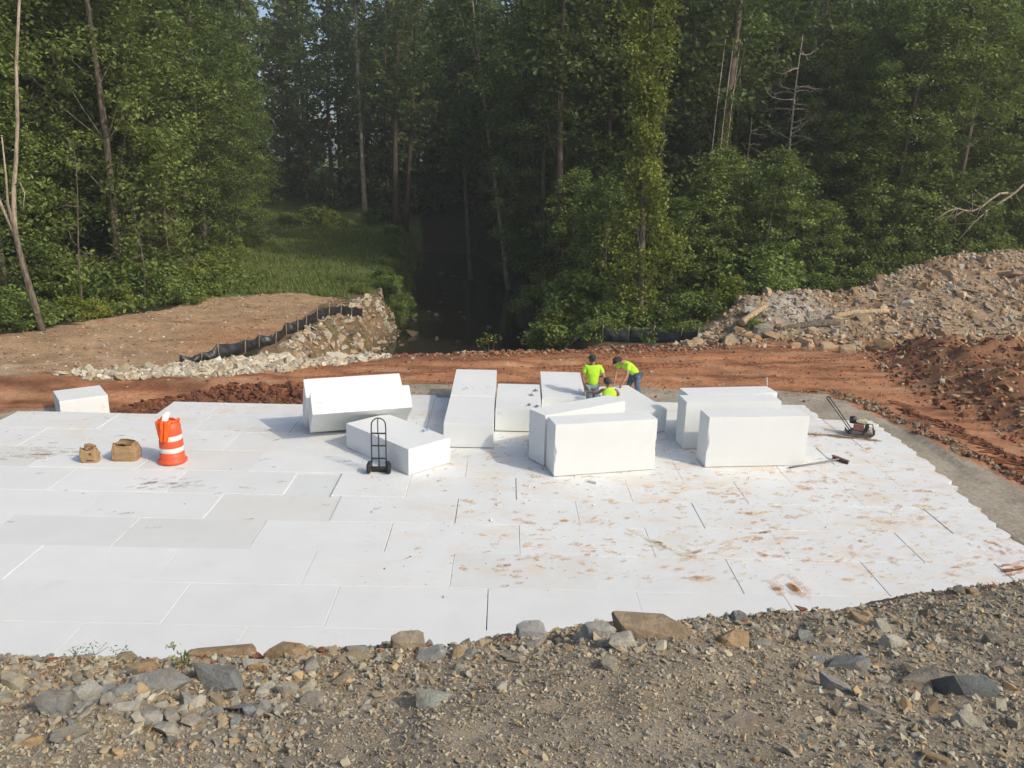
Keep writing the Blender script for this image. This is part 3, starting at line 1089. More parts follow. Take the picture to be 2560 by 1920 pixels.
# ------------------------------------------------------------------ loose foam blocks
def block_mesh(dx, dy, dz, rng, bites=()):
    """a foam block with softly worn edges; bites = (corner 0..3, height, depth)"""
    lv = 14
    V = []; ch = 0.004
    for k in range(lv):
        t = k / (lv - 1)
        z = dz * t
        e = ch if k in (0, lv - 1) else 0.0
        for ci, (sx, sy) in enumerate(((0, 0), (1, 0), (1, 1), (0, 1))):
            w = rng.uniform(0.001, 0.006)
            for (bc, bh, bd) in bites:
                if bc == ci and abs(z - bh) < 0.16: w += bd * rng.uniform(0.35, 1.0)
            x = e if sx == 0 else dx - e
            y = e if sy == 0 else dy - e
            ix = w if sx == 0 else -w
            iy = w if sy == 0 else -w
            a = (x + ix, y); b = (x, y + iy)
            if ci in (0, 2): V += [(b[0], b[1], z), (a[0], a[1], z)]
            else: V += [(a[0], a[1], z), (b[0], b[1], z)]
    F = [tuple(reversed(range(8))), tuple(range((lv - 1) * 8, lv * 8))]
    for k in range(lv - 1):
        for i in range(8):
            j = (i + 1) % 8
            F.append((k * 8 + i, k * 8 + j, k * 8 + 8 + j, k * 8 + 8 + i))
    me = bpy.data.meshes.new('foam_block')
    me.from_pydata(V, [], F)
    me.update()
    return me


def foam_block(pos, dims, ypr, label, bites=(), tint=1.0):
    me = block_mesh(*dims, np.random.default_rng(int(abs(pos[0] * 100)) + 3), bites)
    o = obj('foam_block', me, M['foam'])
    yaw, ax, ay = [math.radians(a) for a in ypr]
    R = Matrix.Rotation(yaw, 4, 'Z') @ Matrix.Rotation(ax, 4, 'X') @ Matrix.Rotation(ay, 4, 'Y')
    o.matrix_world = Matrix.Translation(Vector(pos)) @ R
    o.color = (tint, tint, tint, 1)
    return tag(o, label, 'foam block', 'loose foam blocks')


Z0 = 0.018
FBS = {}
FBS['FR'] = foam_block((4.574, 17.62, Z0), (2.44, .61, 1.22), (7.05, 0, 0), 'upright white foam block nearest the broom, front of the three at right', [(0, .62, .05)])
FBS['FM'] = foam_block((0.985, 16.79, Z0), (2.44, .61, 1.22), (14.6, 0, 0), 'upright white foam block with chipped edges, front of the central stack', [(0, .5, .055), (1, .55, .05)])
FBS['CL'] = foam_block((-1.648, 18.56, Z0), (1.22, 2.43, .61), (0.6, 0, 0), 'long flat foam block at the near end of the central double run')
FBS['CB'] = foam_block((-1.67, 21.00, Z0 + 0.012), (1.22, 2.44, .61), (0.5, 2.6, 0), 'flat foam block with dark crumbs, at the far end of the double run')
FBS['DG'] = foam_block((-2.25, 16.64, Z0), (1.22, 2.44, .61), (45.4, 0, 0), 'flat foam block turned diagonally behind the hand truck')
FBS['MB'] = foam_block((-0.415, 19.90, Z0), (1.21, 2.44, .61), (-0.2, 0, 0), 'flat foam block carrying four small piles of stone')
FBS['PB'] = foam_block((0.833, 21.065, Z0), (1.21, 2.44, .61), (-0.27, 2.35, 0), 'flat foam block crossed by the shadow of the standing worker')
FBS['FL'] = foam_block((0.775, 17.425, Z0), (2.44, .61, 1.22), (34.5, 0, 0), 'upright foam block set at an angle just behind the chipped front block')
FBS['RB'] = foam_block((2.942, 19.835, Z0), (1.22, 2.44, .61), (17.3, 0, 0), 'flat foam block the bending worker leans his hands on')
FBS['RM'] = foam_block((4.297, 18.847, Z0), (2.44, .61, 1.22), (6.5, 0, 0), 'upright foam block in the middle of the three at right')
FBS['RK'] = foam_block((4.467, 19.523, Z0), (2.44, .61, 1.22), (9.7, 0, 0), 'upright foam block at the back of the three at right')
FBS['T1'] = foam_block((-4.769, 18.287, .845), (2.44, 1.22, .61), (19.47, -39.14, 0), 'tilted foam block with a handwritten mark, front one of the leaning pair')
FBS['T2'] = foam_block((-5.076, 18.915, 1.075), (2.44, 1.22, .61), (19.8, -55.4, 0), 'steeply tilted foam block at the back of the leaning pair')
FBS['LB'] = foam_block((-12.477, 21.075, gh(-12.4, 21.9) - 0.02), (1.22, 1.22, .61), (36.4, 0, 0), 'short foam block standing alone on the sand at far left')
foam_block((1.72, 16.52, Z0), (0.22, 0.05, 0.05), (-28, 0, 0), 'thin foam offcut lying in front of the chipped front block')

PENCIL = plain('pencil', (0.55, 0.55, 0.57), 0.9, var=0.3)


def text_mesh(body, size):
    cu = bpy.data.curves.new('txt', 'FONT')
    cu.body = body
    cu.size = size
    cu.resolution_u = 2
    o = bpy.data.objects.new('txt', cu)
    C.objects.link(o)
    dg = bpy.context.evaluated_depsgraph_get()
    me = bpy.data.meshes.new_from_object(o.evaluated_get(dg))
    bpy.data.objects.remove(o)
    return me


def write(parent, body, size, mat_local, name='handwriting', mat=None):
    me = text_mesh(body, size)
    o = obj(name, me, mat or PENCIL, parent)
    o.matrix_local = mat_local
    return o


def face_front(x, z, y=-0.003, flip=False):
    m_ = Matrix.Translation((x, y, z)) @ Matrix.Rotation(math.pi / 2, 4, 'X')
    if flip: m_ = m_ @ Matrix.Rotation(math.pi, 4, 'Z')
    return m_


write(FBS['T1'], 'A1', 0.13, face_front(0.26, 0.33, flip=True))
write(FBS['DG'], 'A1', 0.13, face_front(0.03, 0.45))
write(FBS['MB'], 'A1', 0.12, face_front(0.04, 0.44))

# ------------------------------------------------------------------ barrel
ORANGE = plain('drum_orange', (0.72, 0.10, 0.035), 0.5, var=0.1)
WHITEB = plain('reflective_band', (0.72, 0.71, 0.66), 0.45, var=0.06)
VEST = plain('fluorescent_orange_cloth', (0.95, 0.13, 0.01), 0.75, var=0.12, scale=14)
PAPER = plain('paper', (0.82, 0.83, 0.88), 0.8, var=0.03)
drum = empty('traffic_drum', (-7.72, 17.15, 0.012), 0.2, 'orange and white traffic drum with an orange vest hung on it', 'traffic drum')
MB().lathe([(.29, 0), (.315, .01), (.318, .05), (.30, .075), (.275, .09), (.268, .12), (.262, .26)], 32).build('base', ORANGE, drum)
MB().lathe([(.258, .262), (.262, .27), (.256, .375), (.250, .382)], 32, cap=False).build('reflective_band', WHITEB, drum)
MB().lathe([(.262, .384), (.262, .40), (.253, .535), (.249, .542)], 32).build('body', ORANGE, drum)
MB().lathe([(.244, .544), (.248, .555), (.241, .655), (.236, .662)], 32, cap=False).build('reflective_band', WHITEB, drum)
MB().lathe([(.248, .664), (.248, .68), (.236, .83), (.236, .85), (.222, .86), (.214, .94), (.19, .965), (.05, .97)], 32).build('body', ORANGE, drum)
MB().tube([(-.09, .05, .96), (-.09, .05, 1.02), (.09, .05, 1.02), (.09, .05, .96)], 0.018, 8).build('handle', ORANGE, drum)
# vest: crumpled bundle over the rim, a tongue hanging down the front
rv = np.random.default_rng(21)


def sheet(name, mat, parent, f, nu, nv, thick=0.006):
    V = []
    for j in range(nv):
        for i in range(nu):
            V.append(f(i / (nu - 1), j / (nv - 1)))
    F = [(j * nu + i, j * nu + i + 1, (j + 1) * nu + i + 1, (j + 1) * nu + i) for j in range(nv - 1) for i in range(nu - 1)]
    me = bpy.data.meshes.new(name)
    me.from_pydata(V, [], F)
    me.polygons.foreach_set('use_smooth', [True] * len(F))
    me.update()
    o = obj(name, me, mat, parent)
    md = o.modifiers.new('s', 'SOLIDIFY'); md.thickness = thick
    return o


def vest_f(u, v):
    w = (1 - 0.62 * v) * 0.24
    ang = -math.pi / 2 - 0.42 + (u - 0.5) * w / 0.24 * 1.9
    z = 1.0 - 0.46 * max(0, v - 0.22) / 0.78
    rad = 0.262 + 0.018 * math.sin(u * 17 + v * 3) + 0.012 * math.sin(u * 31)
    if v < 0.22:
        rad = 0.05 + (rad - 0.05) * (v / 0.22)
        z = 1.0 + 0.015 * math.sin(u * 9)
    return (rad * math.cos(ang), rad * math.sin(ang), z)


vest = empty('safety_vest', drum.location, 0.2, 'bright orange safety vest draped over the rim of the traffic drum', 'vest')
sheet('cloth', VEST, vest, vest_f, 26, 22, 0.008)
bm_ = MB()
for (a0, a1, rr, zz) in ((2.2, 4.9, .21, .99), (3.6, 6.6, .20, 1.0)):
    pth = [(rr * math.cos(a0 + (a1 - a0) * t / 9), rr * math.sin(a0 + (a1 - a0) * t / 9), zz + .02 * math.sin(t * 2)) for t in range(10)]
    bm_.tube(pth, [.03 + .012 * math.sin(t * 1.7) for t in range(10)], 8)
bm_.build('rolled_edge', VEST, vest)
pap = empty('folded_paper', (-7.76, 17.08, 1.01), 0.25, 'white folded paper stuck upright in the vest on the drum', 'paper')


def pap_f(u, v):
    return (-0.055 + 0.11 * u + 0.05 * v, -0.13 + 0.09 * v + 0.02 * abs(u - .5), 0.0 + 0.21 * v)


sheet('sheet', PAPER, pap, pap_f, 5, 7, 0.004)
sheet('fold', PAPER, pap, lambda u, v: (-0.075 + .05 * u + .05 * v, -.15 + .06 * v + .03 * u, .01 + .17 * v), 3, 3, 0.003)

# ------------------------------------------------------------------ paper sacks
KRAFT = plain('kraft_paper', (0.36, 0.235, 0.12), 0.8, var=0.16, scale=12, bmp=0.5)
INK = plain('printed_ink', (0.10, 0.065, 0.04), 0.85, var=0.2)


def sack(loc, rz, w, d, h, lean, open_h, seed, label):
    r_ = empty('paper_sack', loc, rz, label, 'paper sack')
    rr = np.random.default_rng(seed)
    nu, nv = 28, 12
    V = []
    for j in range(nv):
        t = j / (nv - 1)
        for i in range(nu):
            a = 2 * math.pi * i / nu
            cxx = math.copysign(abs(math.cos(a)) ** 0.28, math.cos(a)) * w / 2
            cyy = math.copysign(abs(math.sin(a)) ** 0.28, math.sin(a)) * d / 2
            sc_ = 1 + 0.06 * math.sin(t * math.pi) - (0.16 * max(0, t - 0.62) / 0.38)
            zz = h * t
            if t > 0.7: zz += (t - .7) / .3 * (open_h * (0.5 + 0.5 * math.sin(a * 3 + seed)) + rr.uniform(-.02, .02))
            jit = rr.normal(0, 0.006) if 0 < j else 0
            V.append((cxx * sc_ + jit + lean * t, cyy * sc_ + jit, zz))
    F = [(j * nu + i, j * nu + (i + 1) % nu, (j + 1) * nu + (i + 1) % nu, (j + 1) * nu + i) for j in range(nv - 1) for i in range(nu)]
    F.append(tuple(reversed(range(nu))))
    me = bpy.data.meshes.new('sack_body'); me.from_pydata(V, [], F)
    me.update()
    o = obj('sack_body', me, KRAFT, r_)
    o.modifiers.new('s', 'SOLIDIFY').thickness = 0.008
    # folded-in mouth
    fl = MB()
    for k in range(5):
        a = rr.uniform(0, 6.28)
        c = Vector((lean + rr.normal(0, w * .14), rr.normal(0, d * .12), h * 0.98 + rr.uniform(0, .03)))
        R = Matrix.Rotation(a, 3, 'Z') @ Matrix.Rotation(rr.uniform(0.2, .8), 3, 'X')
        fl.box(c, (w * .34, d * .3, 0.006), R)
    fl.build('crumpled_mouth', KRAFT, r_)
    return r_


s1 = sack((-9.53, 17.02, 0.012), 0.1, 0.36, 0.24, 0.29, -0.02, 0.10, 3, 'small leaning brown paper sack with dark print, leftmost')
s1.rotation_euler = (0, 0, 0.12)
s2 = sack((-8.80, 17.22, 0.012), 0.06, 0.54, 0.36, 0.37, 0.0, 0.08, 9, 'larger square brown paper sack beside the traffic drum')
write(s1, '\u25B2', 0.09, face_front(0.0, .19, -.126), 'printed_mark', INK)
pm = MB()
for zz, ww in ((.155, .13), (.135, .09), (.07, .13), (.055, .13)):
    pm.box((0.02, -.124, zz), (ww, .004, .011))
pm.build('printed_lines', INK, s1)

# ------------------------------------------------------------------ hand truck
BLACK = plain('black_steel', (0.03, 0.03, 0.033), 0.45, var=0.2)
RUBBER = plain('rubber', (0.022, 0.022, 0.024), 0.8, var=0.2)
ht = empty('hand_truck', (-2.93, 16.78, 0.01), 0.04, 'black two-wheeled hand truck standing in front of the diagonal foam block', 'hand truck')
W_ = 0.16
arch = [(-W_, 0.0, 0.10), (-W_, 0.0, .5), (-W_, .02, 1.05)]
for k in range(1, 10):
    a = math.pi - math.pi * k / 9 * 1.0
    if k < 9: arch.append((W_ * math.cos(a), .03, 1.10 + 0.175 * math.sin(a)))
arch += [(W_, .02, 1.05), (W_, 0, .5), (W_, 0, 0.10)]
MB().tube(arch, 0.0145, 8).build('frame', BLACK, ht)
MB().tube([(0, 0.0, 0.13), (0, 0, .89)], 0.016, 8).tube([(-.012, .0, .89), (-.014, 0, 1.22), (0.0, .03, 1.275)], 0.012, 8).build('centre_post', BLACK, ht)
for z in (0.34, 0.64, 0.93):
    MB().box((0, -.004, z), (2 * W_, 0.018, 0.032)).build('crossbar', BLACK, ht)
MB().box((0, .02, .10), (.36, .05, .07)).tube([(-.25, -.05, .125), (.25, -.05, .125)], .012, 8).build('axle', BLACK, ht)
MB().box((0, .13, .012), (.36, .22, .012)).box((0, .03, .06), (.36, .012, .10)).build('nose_plate', BLACK, ht)
for sx in (-1, 1):
    R = Matrix.Rotation(math.pi / 2, 3, 'Y')
    w_ = MB().lathe([(.06, -.035), (.10, -.04), (.122, -.028), (.126, 0), (.122, .028), (.10, .04), (.06, .035)], 24, (sx * .225, -.05, .126), R).build('wheel', RUBBER, ht)
    MB().lathe([(.02, -.045), (.058, -.038), (.058, .038), (.02, .045)], 16, (sx * .225, -.05, .126), R).build('hub', BLACK, w_)
    MB().box((sx * .19, -.045, .27), (.10, .10, .012)).box((sx * .19, .0, .20), (.012, .05, .15)).build('wheel_guard', BLACK, ht)

# ------------------------------------------------------------------ bottle, stone piles, broom
mt, nt, b = new_mat('bottle_plastic')
b.inputs['Base Color'].default_value = (0.62, 0.72, 0.85, 1)
b.inputs['Roughness'].default_value = 0.12
b.inputs['Transmission Weight'].default_value = 0.55
BOT = mt
CAPM = plain('cap_blue', (0.05, 0.10, 0.32), 0.5)
bt = empty('water_bottle', (-2.0, 17.93, 0.632 + .033), 0, 'clear blue plastic water bottle lying on the diagonal foam block', 'bottle')
bt.rotation_euler = (0, 0, math.radians(58))
Rb = Matrix.Rotation(math.pi / 2, 3, 'Y')
MB().lathe([(.020, -.12), (.032, -.115), (.034, -.06), (.031, -.04), (.034, -.02), (.034, .05), (.028, .075), (.013, .10), (.013, .115)], 16, (0, 0, 0), Rb).build('body', BOT, bt)
MB().lathe([(.0155, -.125), (.0155, -.112)], 12, (0.235, 0, 0), Rb).build('cap', CAPM, bt)
MB().lathe([(.0346, -.018), (.0346, .045)], 16, (0, 0, 0), Rb, cap=False).build('label_band', plain('label_blue', (.12, .25, .5), .5), bt)

GREYST = np.array([(0.16, 0.165, 0.17), (0.22, 0.22, 0.22), (0.12, 0.125, 0.13), (0.28, 0.28, 0.27)])
for i, (px, py, lb) in enumerate([(0.66, 21.62, 'far right-hand pile of grey gravel on the flat foam block'), (0.54, 21.16, 'second pile of grey gravel back on the flat foam block'),
                                  (0.47, 20.21, 'pointed near pile of grey gravel on the flat foam block'), (0.66, 20.11, 'nearest square pile of grey gravel on the flat foam block')]):
    rt_ = empty('stone_pile', (px, py, 0.628), 0, lb, 'stone pile', 'stone piles on the foam block')
    rr = np.random.default_rng(50 + i)
    n = 46
    a = rr.uniform(0, 6.28, n); q = np.abs(rr.normal(0, 0.045, n))
    s_ = rr.uniform(0.018, 0.038, n)
    z = np.maximum(0.01, 0.075 - q * 0.8) * rr.uniform(0.1, 1, n)
    stone_field('gravel', PEB, np.stack([q * np.cos(a), q * np.sin(a), z], 1), s_, pal(rr, GREYST, n), rr, rt_)
# crumbs on the far block of the double run
rr = np.random.default_rng(77)
n = 34
px = rr.uniform(-1.45, -.5, n); py = np.clip(rr.normal(21.6, .25, n), 21.05, 22.3)
stone_field('foam_top_crumbs', PEB, np.stack([px, py, 0.652 + (py - 21.0) * 0.0454], 1) - np.array([-1.67, 21.0, .03]) * 0, np.clip(rr.lognormal(np.log(.02), .4, n), .01, .045), pal(rr, GREYST, n), rr)
bpy.data.objects['foam_top_crumbs'].name = 'stone_crumbs'

br = empty('push_broom', (6.56, 17.66, 0.012), math.atan2(.56, 1.42), 'push broom with long pole lying on the foam beside the front right block', 'broom')
POLE = plain('broom_pole', (0.27, 0.23, 0.19), 0.5, var=0.15)
BRIS = plain('bristle', (0.10, 0.065, 0.05), 0.95, var=0.3, scale=40, bmp=0.8)
MB().tube([(0, 0, .03), (.13, 0, .032)], .019, 8).build('grip', BLACK, br)
MB().tube([(.13, 0, .032), (1.48, 0, .075)], .019, 8).build('pole', POLE, br)
hd = MB().box((1.53, 0, .085), (.07, .46, .035), Matrix.Rotation(0.18, 3, 'Z'), 0.006).build('head', plain('broom_head', (.16, .10, .075), .8), br)
bb = MB()
for k in range(46):
    t = (k - 22.5) / 23
    c, s_ = math.cos(.18), math.sin(.18)
    for q in (-.02, 0.02):
        bx_, by_ = q, t * .21
        X_, Y_ = 1.53 + bx_ * c - by_ * s_, bx_ * s_ + by_ * c
        bb.box((X_ + rr.normal(0, .004), Y_, .036), (.013, .009, .07))
bb.build('bristles', BRIS, br)

# ------------------------------------------------------------------ plate compactor
pc = empty('plate_compactor', (9.28, 20.28, 0.012), -0.42, 'dirty plate compactor with black engine and long handle at the platform corner', 'plate compactor')
STEEL = plain('worn_steel', (0.20, 0.18, 0.155), 0.6, 0.4, var=0.3, scale=10)
RED = plain('faded_red', (0.24, 0.10, 0.09), 0.6, var=0.3)
TANK = plain('tank_yellow', (0.50, 0.47, 0.28), 0.6, var=0.15)
pl = MB()
prof = [(-.36, .10), (-.30, .02), (.28, .02), (.38, .12), (.385, .15), (.27, .05), (-.29, .05), (-.365, .13)]
V = [(x, y, z) for y in (-.21, .21) for x, z in prof]
n = len(prof)
F = [tuple(range(n))[::-1], tuple(range(n, 2 * n))] + [(i, (i + 1) % n, n + (i + 1) % n, n + i) for i in range(n)]
pl.add(V, F); pl.build('base_plate', STEEL, pc)
MB().box((-.02, 0, .10), (.42, .30, .09), None, .012).build('exciter_housing', STEEL, pc)
eng = MB().box((-.03, 0, .24), (.26, .26, .20), None, .03).build('engine', RED, pc)
MB().lathe([(.05, 0), (.085, .01), (.09, .10), (.085, .17), (.04, .19)], 16, (-.19, .05, .30)).build('air_filter', BLACK, eng)
MB().box((.04, 0, .40), (.24, .20, .13), None, .04).lathe([(.03, .46), (.03, .49)], 12, (.06, 0, 0)).build('fuel_tank', TANK, eng)
MB().box((.17, .0, .25), (.10, .22, .17), None, .03).build('belt_guard', BLACK, eng)
MB().lathe([(.02, -.03), (.085, -.02), (.085, .02), (.02, .03)], 18, (.26, -.10, .16), Matrix.Rotation(math.pi / 2, 3, 'X')).build('pulley', plain('pulley', (.5, .42, .32), .6), pc)
for sy in (-.17, .17):
    MB().tube([(.10, sy, .08), (.16, sy, .30), (.30, sy, .30), (.36, sy, .10)], .014, 8).build('guard_frame', BLACK, pc)
hb = MB()
for sy in (-1, 1):
    hb.tube([(-.22, sy * .15, .13), (-.62, sy * .17, .62), (-.86, sy * .17, .90)], .014, 8)
hb.tube([(-.86, -.17, .90), (-.90, -.12, .93), (-.90, .12, .93), (-.86, .17, .90)], .016, 8)
hb.build('handle', BLACK, pc)
MB().lathe([(.045, -.02), (.05, 0), (.045, .02)], 12, (-.22, -.15, .13), Matrix.Rotation(math.pi / 2, 3, 'X')).build('handle_mount', BLACK, pc)
# white marker stake behind the right blocks
wst = MB().tube([(0, 0, -.1), (-.06, .02, .42)], [.02, .014], 6).build('marker_stake', plain('stake_white', (.7, .69, .64), .7), None, (8.25, 24.9, gh(8.25, 24.9)))
tag(wst, 'thin pale stake leaning in the red dirt behind the right foam blocks', 'stake')

# ------------------------------------------------------------------ workers
SKIN = plain('skin', (0.36, 0.19, 0.125), 0.55, var=0.08)
SKIN_D = plain('skin_tanned', (0.25, 0.125, 0.08), 0.55, var=0.08)
LIME = plain('lime_shirt', (0.46, 0.78, 0.035), 0.8, var=0.10, scale=9, bmp=0.3)
JEAN = plain('denim_light', (0.20, 0.27, 0.34), 0.85, var=0.25, scale=12, bmp=0.3)
JEAN_D = plain('denim_dark', (0.085, 0.125, 0.19), 0.85, var=0.25, scale=12, bmp=0.3)
LEATHER = plain('leather', (0.10, 0.05, 0.03), 0.6)
DARKCAP = plain('cap_cloth', (0.028, 0.028, 0.032), 0.85, var=0.2)
HAIR = plain('hair', (0.05, 0.045, 0.045), 0.8, var=0.35, scale=40, bmp=0.6)
EYE_M = plain('eye', (0.02, 0.02, 0.02), 0.3)


def skin_mesh(name, joints, chains, sub=2):
    """joints {name: (pos, radius)}; chains lists of joint names; grown with a Skin modifier"""
    names = []
    for c in chains:
        for k in c:
            if k not in names: names.append(k)
    idx = {k: i for i, k in enumerate(names)}
    E_ = set()
    for c in chains:
        for a, b2 in zip(c[:-1], c[1:]):
            E_.add((idx[a], idx[b2]))
    me = bpy.data.meshes.new(name)
    me.from_pydata([tuple(joints[k][0]) for k in names], list(E_), [])
    o = bpy.data.objects.new('tmp', me)
    C.objects.link(o)
    md = o.modifiers.new('skin', 'SKIN')
    md.use_smooth_shade = True
    for i, k in enumerate(names):
        r = joints[k][1]
        me.skin_vertices[0].data[i].radius = r if isinstance(r, tuple) else (r, r)
        me.skin_vertices[0].data[i].use_root = (i == 0)
    o.modifiers.new('sub', 'SUBSURF').levels = sub
    o.modifiers['sub'].render_levels = sub
    dg = bpy.context.evaluated_depsgraph_get()
    out = bpy.data.meshes.new_from_object(o.evaluated_get(dg))
    out.name = name
    bpy.data.objects.remove(o)
    out.polygons.foreach_set('use_smooth', [True] * len(out.polygons))
    out.materials.clear()
    return out


def person(base, J, face, label, shirt, trousers, skinm, hat, sleeves=True, belt=False, fingers=None):
    root = empty('person', base, 0, label, 'person', 'workers on the foam blocks')
    B = Vector(base)
    J = {k: Vector(v) - B for k, v in J.items()}
    face = Vector(face).normalized()
    nk, hd = J['neck'], J['head']
    upv = (hd - nk).normalized()
    side = face.cross(upv).normalized()
    j = {}
    def put(k, p, r): j[k] = (p, r)
    put('pelvis', J['pelvis'], (.115, .095))
    put('belly', J['pelvis'].lerp(J['chest'], .5), (.095, .08))
    put('chest', J['chest'], (.105, .08))
    put('neckb', J['chest'].lerp(nk, .75), (.065, .06))
    put('neck', nk, .058)
    put('jaw', nk.lerp(hd, .45) + face * .02, (.068, .066))
    put('head', hd + face * .005, (.082, .093))
    put('crown', hd + upv * .075, (.072, .080))
    put('nose', hd + face * .10 - upv * .015, .014)
    put('chin', nk.lerp(hd, .35) + face * .075, .03)
    put('ear_l', hd + side * .085 - upv * .01, .018)
    put('ear_r', hd - side * .085 - upv * .01, .018)
    ch = [['pelvis', 'belly', 'chest', 'neckb', 'neck', 'jaw', 'head', 'crown'], ['head', 'nose'], ['jaw', 'chin'], ['head', 'ear_l'], ['head', 'ear_r']]
    for s in ('l', 'r'):
        sh, el, wr = J['sh_' + s], J['el_' + s], J['wr_' + s]
        d = (wr - el).normalized()
        put('sh_' + s, sh, .050); put('ua_' + s, sh.lerp(el, .5), .050); put('el_' + s, el, .041)
        put('fa_' + s, el.lerp(wr, .4), .040); put('wr_' + s, wr, (.028, .024))
        hdn = J.get('hd_' + s, d) if ('hd_' + s) in J else d
        if ('hd_' + s) in J: hdn = (J['hd_' + s] + B - B).normalized() if J['hd_' + s].length < 1.5 else d
        pm_ = wr + d * .06
        put('palm_' + s, pm_, (.040, .018))
        ch.append(['chest', 'sh_' + s, 'ua_' + s, 'el_' + s, 'fa_' + s, 'wr_' + s, 'palm_' + s])
        ax = d.cross(Vector((0.3, 0.2, 1))).normalized()
        cu = d.cross(ax).normalized()
        if cu.z > 0: cu = -cu
        for q, (off, ln) in enumerate(((-.03, .065), (-.01, .078), (.01, .074), (.03, .055))):
            b0 = pm_ + ax * off + d * .035
            put('f%d_%s' % (q, s), b0, .010)
            put('g%d_%s' % (q, s), b0 + d * ln * .55 + cu * .012, .009)
            put('h%d_%s' % (q, s), b0 + d * ln * .85 + cu * .035, .008)
            ch.append(['palm_' + s, 'f%d_%s' % (q, s), 'g%d_%s' % (q, s), 'h%d_%s' % (q, s)])
        put('t0_' + s, pm_ + ax * .045 - d * .01 + cu * .01, .011)
        put('t1_' + s, pm_ + ax * .06 + d * .03 + cu * .025, .009)
        ch.append(['palm_' + s, 't0_' + s, 't1_' + s])
        hp, kn, an = J['hip_' + s], J['kn_' + s], J['an_' + s]
        toe = J['toe_' + s]
        put('hip_' + s, hp, .088); put('th_' + s, hp.lerp(kn, .5), .078); put('kn_' + s, kn, .058)
        put('ca_' + s, kn.lerp(an, .35), .057); put('an_' + s, an, .038); put('toe_' + s, toe, (.045, .03))
        ch.append(['pelvis', 'hip_' + s, 'th_' + s, 'kn_' + s, 'ca_' + s, 'an_' + s, 'toe_' + s])
    obj('body', skin_mesh('body', j, ch), skinm, root)

    def grow(keys, add, extra=None):
        out = {}
        for k in keys:
            p, r = j[k]
            r = r if isinstance(r, tuple) else (r, r)
            out[k] = (p, (r[0] + add, r[1] + add))
        if extra: out.update(extra)
        return out
    # shirt
    ex = {}
    chs = [['hem', 'belly', 'chest', 'neckb']]
    ex['hem'] = (J['pelvis'] - (J['chest'] - J['pelvis']).normalized() * .06, (.168, .150))
    keys = ['belly', 'chest', 'neckb']
    for s in ('l', 'r'):
        keys.append('sh_' + s)
        if sleeves:
            sl = J['sh_' + s].lerp(J['el_' + s], .62)
            ex['sl_' + s] = (sl, (.072, .072))
            chs.append(['chest', 'sh_' + s, 'sl_' + s])
        else:
            chs.append(['chest', 'sh_' + s])
    gg_ = grow(keys, .026, ex)
    gg_['neckb'] = (j['neckb'][0].lerp(j['neck'][0], .3), (.098, .094))
    gg_['chest'] = (j['chest'][0], (.182, .146))
    gg_['belly'] = (j['belly'][0], (.155, .135))
    for s in ('l', 'r'): gg_['sh_' + s] = (j['sh_' + s][0], (.088, .088))
    obj('shirt', skin_mesh('shirt', gg_, chs), shirt, root)
    keys = ['pelvis']; chs = []
    for s in ('l', 'r'):
        keys += ['hip_' + s, 'th_' + s, 'kn_' + s, 'ca_' + s, 'an_' + s]
        chs.append(['pelvis', 'hip_' + s, 'th_' + s, 'kn_' + s, 'ca_' + s, 'an_' + s])
    gg_ = grow(keys, .022)
    gg_['pelvis'] = (j['pelvis'][0], (.150, .130))
    for s in ('l', 'r'): gg_['an_' + s] = (j['an_' + s][0], (.062, .062))
    obj('trousers', skin_mesh('trousers', gg_, chs), trousers, root)
    for s in ('l', 'r'):
        a, t = j['an_' + s][0], j['toe_' + s][0]
        mid = a.lerp(t, .5)
        d = (t - a); d.z = 0
        if d.length < 1e-3: d = Vector((0, 1, 0))
        yaw = math.atan2(d.y, d.x)
        MB().box((mid.x, mid.y, min(a.z, t.z) + .02), (.29, .11, .11), Matrix.Rotation(yaw, 3, 'Z'), .03).build('boot', LEATHER, root)
    axu = (J['chest'] - J['pelvis']).normalized()
    q = Vector((0, 0, 1)).rotation_difference(axu).to_matrix()
    if belt:
        q2 = Matrix.Rotation(0, 3, 'Z')
        MB().lathe([(.172, -.02), (.176, 0), (.172, .02)], 24, J['pelvis'] + axu * -.10, q @ Matrix.Diagonal((1.0, .86, 1)), cap=False).build('belt', LEATHER, root)
    # head wear / hair
    R = Matrix((side, face, upv)).transposed()
    c0 = hd + upv * .018
    if hat == 'hair':
        MB().lathe([(.100, -.075), (.108, -.02), (.107, .03), (.09, .075), (.05, .102), (.004, .110)], 20, c0 - face * .012, R @ Matrix.Diagonal((.92, 1.05, 1))).build('hair', HAIR, root)
    else:
        MB().lathe([(.094, -.085), (.100, -.01)], 20, c0 - face * .014, R @ Matrix.Diagonal((.93, 1.0, 1))).build('hair', HAIR, root)
        cp_ = MB().lathe([(.108, -.015), (.112, .01), (.108, .05), (.085, .092), (.045, .112), (.004, .117)], 20, c0 - face * .004, R @ Matrix.Diagonal((.94, 1.08, 1))).build('cap', DARKCAP, root)
        bs = 1 if hat == 'cap' else -1
        V = []
        for k in range(9):
            a = math.pi * k / 8
            V.append(c0 + R @ Vector((.085 * math.cos(a), bs * (.085 + .0 * math.sin(a)), .0)))
            V.append(c0 + R @ Vector((.085 * math.cos(a), bs * (.085 + .105 * math.sin(a) ** .6), -.018)))
        mb = MB(); mb.add(V, [(2 * k, 2 * k + 1, 2 * k + 3, 2 * k + 2) for k in range(8)])
        bo = mb.build('brim', DARKCAP, cp_)
        bo.modifiers.new('s', 'SOLIDIFY').thickness = .008
    for s in (-1, 1):
        MB().lathe([(.003, -.008), (.009, 0), (.003, .008)], 8, hd + face * .088 + side * s * .032 + upv * .012, R).build('eye', EYE_M, root)
    return root


